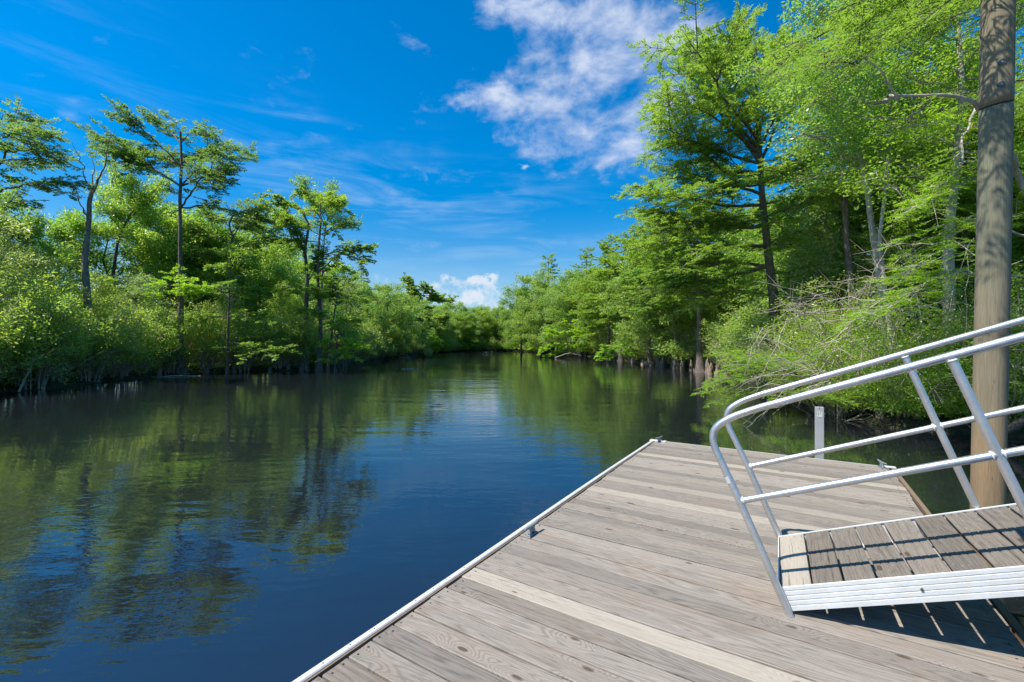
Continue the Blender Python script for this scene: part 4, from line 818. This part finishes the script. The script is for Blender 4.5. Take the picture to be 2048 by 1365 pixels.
for i, (px, D, pts, lb) in enumerate([(1765, 12.3, [(1768, 780), (1768, 600), (1752, 450), (1735, 360), (1718, 280), (1690, 225), (1650, 205)], 'pale mottled trunk bending left, between the largest cypress and the wooden pole'),
    (1705, 14.5, [(1712, 780), (1706, 600), (1700, 480), (1690, 350), (1682, 250), (1680, 150)], 'straight brown trunk of a tall tree, just right of the largest cypress'),
    (1790, 11.8, [(1800, 780), (1775, 600), (1762, 480), (1768, 340), (1775, 240), (1760, 120), (1765, 40)], 'thin pale grey trunk with an S-bend, left of the wooden pole'),
    (1885, 11.5, [(1888, 800), (1886, 620), (1884, 480), (1885, 380), (1890, 200), (1895, 60)], 'stout pale trunk close to the left side of the wooden pole')]):
    ls = []
    g0 = np.random.default_rng(200+i)
    for k in range(15):
        t_ = .55+.45*k/14; n_ = len(pts)-1; f = t_*n_; j = min(int(f), n_-1); a = np.array(pts[j])+(np.array(pts[j+1])-np.array(pts[j]))*(f-j); sg = 1 if k % 2 else -1; L = g0.uniform(70, 150); up = g0.uniform(20, 90)
        ls.append(([tuple(a), (a[0]+sg*L*.5, a[1]-up*.6), (a[0]+sg*L, a[1]-up)], .7, g0.uniform(-.8, .8)))
    H_('broadleaf_tree', 130+i, D, pts, ls, lb, bark=['pale', 'cyp', 'pale', 'pale'][i], leaf=['broad', 'cyp', 'broad', 'neary'][i], r=[.13, .15, .07, .16][i], tint=[.55, .5, .5, .4][i], broad=(6.5, 60, .10) if i != 1 else None, extra=5, ll=.10, lw=.018, flare=.4, n=8)
# --- overhanging cypress at the right edge, with boughs above the gangway and the pole
def boughs(name, seed, base, trunk, limbs, label, bark, leaf, r, **kw):
    p = Plant(seed); g_ = p.g; base = np.array(base, float); p.tube(resample(np.array(trunk, float)-base, 14), r, r*.35, 9, flare=.6)
    for pts, wd, *rest in limbs:
        M = resample(np.array(pts, float)-base, 22); M[1:] += g_.normal(0, .03, (21, 3)); L = np.linalg.norm(M[-1]-M[0]); p.tube(M, rest[0] if rest else .035, .007, 7)
        if wd <= 0: continue
        t0 = rest[1] if len(rest) > 1 else .3
        p.plate(M, wd, t0=t0, sp=.16, **kw)
        for e in range(int(L*1.5)):
            t_ = g_.uniform(max(.25, t0), .95); o = M[int(t_*21)]; d = unit(M[-1]-M[0]); a = g_.choice([-1, 1])*g_.uniform(.4, 1.0); c_, s_ = math.cos(a), math.sin(a); d = np.array([d[0]*c_-d[1]*s_, d[0]*s_+d[1]*c_, d[2]*.6+g_.normal(-.05, .2)]); l2 = g_.uniform(.7, 1.6)
            Q2 = np.array([o+d*l2*x+[0, 0, -.10*l2*x*x] for x in np.linspace(0, 1, 6)]); p.tube(Q2, .012, .004, 5); p.plate(Q2, wd*.7, t0=.08, sp=.14, **kw)
    e = p.thing(name, BK[bark], LM[leaf], base); tag(e, label, 'tree'); return e
def X(px, py, d): return tuple(P(px, py, d))
KW = dict(q=1.15, ll=.075, lw=.0085, tint=.38, n=12, tw=.26, flat=.2, rsub=.005)
boughs('cypress_tree', 301, (11.6, 7.6, .2), [(11.6, 7.6, 0), (11.7, 7.6, 3), (11.5, 7.7, 6), (11.4, 7.7, 10)],
  [([(11.5, 7.7, 7.6), X(2050, -60, 8.2), X(1800, 5, 7.6), X(1640, 68, 7.2), X(1560, 100, 7.0)], .62, .04), ([(11.5, 7.7, 7.2), X(2000, -20, 7.8), X(1760, 60, 7.0), X(1660, 130, 6.8), X(1580, 145, 6.6)], .6, .03),
   ([(11.5, 7.7, 6.6), X(1980, -60, 6.8), X(1850, 20, 6.6), X(1720, 120, 6.3), X(1640, 200, 6.2)], .55, .03),
   ([(11.5, 7.7, 7.5), (7.5, 5.6, 7.9), (4.6, 4.1, 6.7), (3.0, 3.3, 6.0), (2.2, 3.0, 5.6)], .50, .04, .55), ([(11.5, 7.7, 7.0), (8, 6, 6.9), (5.2, 4.9, 6.2), (3.6, 4.3, 5.5)], .40, .03, .6),
   ([(11.5, 7.7, 5.6), X(2080, 140, 9), X(1960, 200, 9.2), X(1880, 260, 9.4)], .5, .03)],
  'cypress beyond the right edge whose feathery boughs hang over the wooden pole', 'cyp', 'cyp', .16, **KW)
boughs('leaning_tree', 302, (12.2, 10.2, .2), [(12.2, 10.2, 0), (12.3, 10.1, 2.5), (11.9, 10, 4.6), (11.3, 10, 5.8)],
  [([(11.3, 10, 5.8), X(2000, 240, 7.6), X(1955, 205, 6.4), X(1900, 188, 6.1), X(1840, 186, 6), X(1792, 190, 5.9), X(1778, 160, 5.9), X(1750, 128, 5.9), X(1712, 98, 5.9)], 0, .085), ([X(1792, 190, 5.9), X(1770, 200, 6.2), X(1740, 215, 6.6)], 0, .025), ([X(1860, 187, 6), X(1820, 240, 6.6), X(1780, 270, 7)], .45, .018), ([X(1950, 200, 10), X(1920, 330, 9.5), X(1860, 400, 9.3), X(1800, 430, 9.2)], .6, .03),
   ([(12, 10, 4.2), X(1950, 430, 9.6), X(1880, 500, 9.4), X(1820, 540, 9.3)], .6, .03), ([(12, 10, 3.4), X(1900, 540, 9.8), X(1800, 600, 9.6), X(1690, 650, 9.5)], .6, .03)],
  'pale crooked limb and its yellow-green sprays, left of the wooden pole top', 'pale', 'cypy', .15, **KW)
boughs('young_cypress', 303, (8.9, 13.2, .1), [(8.9, 13.2, 0), (8.8, 13.1, .8), (8.6, 13, 1.5)],
  [([(8.8, 13.1, .9), X(1580, 740, 13), X(1520, 745, 13), X(1465, 765, 13)], .7, .03, .1), ([(8.7, 13.1, .6), X(1600, 770, 12.6), X(1540, 775, 12.6), X(1480, 792, 12.6)], .6, .025, .1), ([(8.7, 13.1, 1.3), X(1600, 720, 12.8), X(1540, 712, 12.8), X(1480, 728, 12.8)], .7, .025, .1), ([(8.9, 13.1, .6), X(1640, 775, 12), X(1600, 790, 11.6)], .6, .02, .1)],
  'bright young cypress branch reaching low over the water above the dock corner', 'cyp', 'cypy', .05, **KW)

# --- knees, stumps, driftwood
def knee(seed):
    p = Plant(seed); g_ = p.g; h = 1.; z = np.linspace(-.2, h, 9); o = np.cumsum(g_.normal(0, .022, (9, 2)), 0)
    p.tube(np.c_[o, z], .15, rad=.17*(1-np.clip((z+.2)/1.2, 0, 1))**.62+.035, n=11)
    V = np.concatenate(p.wv); k = g_.normal(0, .012, V.shape); p.wv = [V+k]; t_ = V[-11:]; i = p.nv; p.wv.append(t_.mean(0, keepdims=True)+[[0, 0, .03]]); p.wf.append(np.array([[i-11+q, i-11+(q+1) % 11, i, i] for q in range(11)])[:, [0, 1, 2, 2]][:, :4])
    return npmesh('knee', np.concatenate(p.wv), np.concatenate(p.wf[:-1]), BK['knee'], True)
KN = [knee(400+i) for i in range(4)]
def knees(line, t0, t1, n_, hmin, hmax, look, group, off=-.15):
    for i in range(n_):
        p = along(line, off+RG.normal(0, .28), t0+(t1-t0)*(i+RG.random())/n_); e = link('cypress_knee', KN[RG.integers(4)], None, (p[0], p[1], .0)); h = RG.uniform(hmin, hmax)
        e.scale = (.55+h*.5, .55+h*.5, h); e.rotation_euler = (RG.normal(0, .08), RG.normal(0, .08), RG.random()*6.28); tag(e, None, 'knee', group); PEND.append((e, look, group))
def frac(line, y_):
    L = np.array(line, float); c_ = np.r_[0, np.cumsum(np.linalg.norm(np.diff(L, axis=0), axis=1))]; t_ = np.linspace(0, 1, 400); ys = np.interp(t_*c_[-1], c_, L[:, 1]); return t_[np.argmin(np.abs(ys-y_)+np.where(t_ < .15, 9, 0))]
knees(RB, frac(RB, 27), frac(RB, 42), 34, .4, 1.05, 'brown pointed cypress knee at the waterline of the right bank', 'cypress knees at the waterline of the right bank', -.5)
knees(LB, frac(LB, 26), frac(LB, 40), 12, .3, .6, 'pale short cypress knee at the dark waterline of the left bank', 'cypress knees at the waterline of the left bank', -.3)
def log(pts, r, label, bark='knee', cat='log', name='fallen_log', twigs=4, seed=0):
    p = Plant(500+seed); g_ = p.g; pts = np.array(pts, float); b_ = pts[0].copy(); M = resample(pts-b_, 12); M[1:-1] += g_.normal(0, r*.35, (10, 3)); p.tube(M, r, r*.45, 9)
    for k in range(twigs):
        o = M[g_.integers(3, 11)]; d = unit(g_.normal(0, 1, 3)*[1, 1, .6]+[0, 0, .5]); L = g_.uniform(.3, .9); p.tube(np.array([o+d*L*x+g_.normal(0, .03, 3)*x for x in np.linspace(0, 1, 4)]), r*.25, .004, 4)
    me = npmesh(name, np.concatenate(p.wv), np.concatenate(p.wf), BK[bark], True); o = link(name, me, None, tuple(b_)); tag(o, label, cat); return o
log([X(1772, 852, 10.9), X(1745, 800, 11.3), X(1722, 745, 11.8)], .10, 'reddish brown leaning stump in the water below the right bushes', cat='stump', name='leaning_stump', seed=1)
log([X(1690, 826, 12.0), X(1676, 780, 12.2), X(1668, 745, 12.4)], .08, 'thin brown leaning stem in the water left of the leaning stump', cat='stump', name='leaning_stump', seed=2)
log([X(1656, 860, 11.2), X(1720, 832, 11.6), X(1800, 815, 12.0)], .03, 'bare pale branch lying out over the water beside the marker post', 'twig', 'branch', 'fallen_branch', 9, 3)
log([X(2080, 830, 8.6), X(2000, 870, 8.9), X(1930, 905, 9.0)], .09, 'dark fallen log slanting into the water right of the wooden pole', 'dark', seed=4)
log([X(2100, 770, 9.0), X(2030, 735, 9.4), X(1990, 700, 9.8)], .06, 'pale grey leaning branch right of the wooden pole', 'pale', 'branch', 'fallen_branch', 3, 5)
log([X(1110, 716, 60), X(1140, 706, 60), X(1160, 712, 61)], .06, 'bleached driftwood log at the waterline of the far right bank', 'twig', seed=6)
log([X(0, 712, 20), X(30, 690, 20.3), X(80, 652, 20.6)], .05, 'bare slanting branch at the left edge of the left bank', 'twig', 'branch', 'fallen_branch', 5, 7)
log([X(38, 784, 18.2), X(60, 735, 18.5), X(70, 700, 18.8)], .045, 'bare forked stem standing at the water near the left edge', 'twig', 'branch', 'fallen_branch', 5, 8)
log([X(300, 756, 26.5), X(360, 752, 27.2), X(402, 752, 27.6)], .05, 'thin log floating at the foot of the tallest left cypress', 'twig', 'log', 'floating_log', 2, 9)
log([X(798, 715, 63), X(812, 716, 62), X(822, 715, 62)], .12, 'small pale log floating far out beside the left bank', 'twig', 'log', 'floating_log', 0, 10)
# tangles of bare grey twigs over the near right bushes
def tangle(seed, c, r_, n_, label):
    p = Plant(seed); g_ = p.g; c = np.array(c)
    for i in range(n_):
        a = c+g_.normal(0, 1, 3)*r_*.6-c; d = unit(np.array([-1., -.2, .15])+g_.normal(0, .6, 3)); L = g_.uniform(.7, 2.0); bend = g_.normal(0, .3, 3)
        M = np.array([a+d*L*x+bend*x*x*L*.5+[0, 0, -.25*L*x*x] for x in np.linspace(0, 1, 8)])+g_.normal(0, .02, (8, 3)); p.tube(M, .011, .003, 4)
        k = 4; j = g_.integers(2, 7, k); p.sticks(M[j], M[j]+unit(d+g_.normal(0, .6, (k, 3)))*g_.uniform(.2, .6, k)[:, None], .005, .0015)
    o = link('dead_branches', npmesh('dead_branches', np.concatenate(p.wv), np.concatenate(p.wf), BK['twig'], True), None, tuple(c)); tag(o, label, 'dead branches'); return o
tangle(601, X(1700, 640, 10.6), np.array([1.5, .7, .6]), 46, 'tangle of bare grey twigs arching over the near right bushes')
tangle(602, X(1640, 745, 10.8), np.array([.9, .5, .3]), 22, 'low bare twigs hanging over the water above the marker post')
tangle(603, X(1860, 560, 9.6), np.array([1.1, .7, .8]), 26, 'bare pale twigs crossing the sunlit leaves left of the wooden pole')
# floating bits
mbf = Plant(700); g_ = mbf.g; m_ = 45; c_ = np.c_[g_.normal(0, .5, m_), g_.normal(0, .25, m_), np.full(m_, .012)]; d_ = unit(np.c_[g_.normal(0, 1, (m_, 2)), np.zeros(m_)]); mbf.quads(c_, d_, unit(np.cross(d_, [0, 0, 1.])), .16, .05, .5)
V_ = np.concatenate(mbf.lp).reshape(-1, 3); o = link('floating_leaves', npmesh('floating_leaves', V_, np.arange(len(V_)).reshape(-1, 4), MTP), None, tuple(np.r_[P(822, 739, 35)[:2], 0.])); tag(o, 'small patch of pale leaves floating on the river', 'leaves', kind='stuff')
e = put('s2', *P(857, 713, 64)[:2], .32, 0, cat='plant'); e.name = 'water_plant'; tag(e, 'small leafy plant standing alone in the water before the far left bank', 'plant')
# ground cover
gc = Plant(710); g_ = gc.g; N_ = 16000; cx = g_.uniform(-46, 34, N_*3); cy = g_.uniform(8, 60, N_*3)**1.0; s_ = sdist(cx, cy); ok = (s_ > .4) & (s_ < 9); cx, cy = cx[ok][:N_], cy[ok][:N_]; m_ = len(cx)
cc = np.c_[cx, cy, np.full(m_, .30)]; gc.cluster(cc, .30, 7, .16, .5, .35, .6, .9); V_ = np.concatenate(gc.lp).reshape(-1, 3)
o = link('ground_cover', npmesh('ground_cover', V_, np.arange(len(V_)).reshape(-1, 4), LM['broad'], False, {'tint': np.concatenate(gc.ltint), 'leafr': np.concatenate(gc.lr)})); tag(o, 'low green undergrowth on the dark soil of both banks', 'undergrowth', kind='stuff')
# ------------------------------------------------------------------ labels: ordinal along each group, counted from the left edge of the photo
ORD = ['first', 'second', 'third', 'fourth', 'fifth', 'sixth', 'seventh', 'eighth', 'ninth', 'tenth', 'eleventh', 'twelfth', 'thirteenth', 'fourteenth', 'fifteenth', 'sixteenth', 'seventeenth', 'eighteenth', 'nineteenth', 'twentieth']
TEN = {2: ('twentieth', 'twenty'), 3: ('thirtieth', 'thirty'), 4: ('fortieth', 'forty'), 5: ('fiftieth', 'fifty')}
def ordn(i):
    if i < 20: return ORD[i]
    t_, u_ = divmod(i+1, 10); return TEN[t_][0] if u_ == 0 else TEN[t_][1]+'-'+ORD[u_-1]
grp = {}
for e, look, gname in PEND: grp.setdefault(gname, []).append((e, look))
for gname, L in grp.items():
    L.sort(key=lambda a: a[0].location.x/max(a[0].location.y, .5))
    for i, (e, look) in enumerate(L): e['label'] = look+', '+ordn(i)+' from the left'
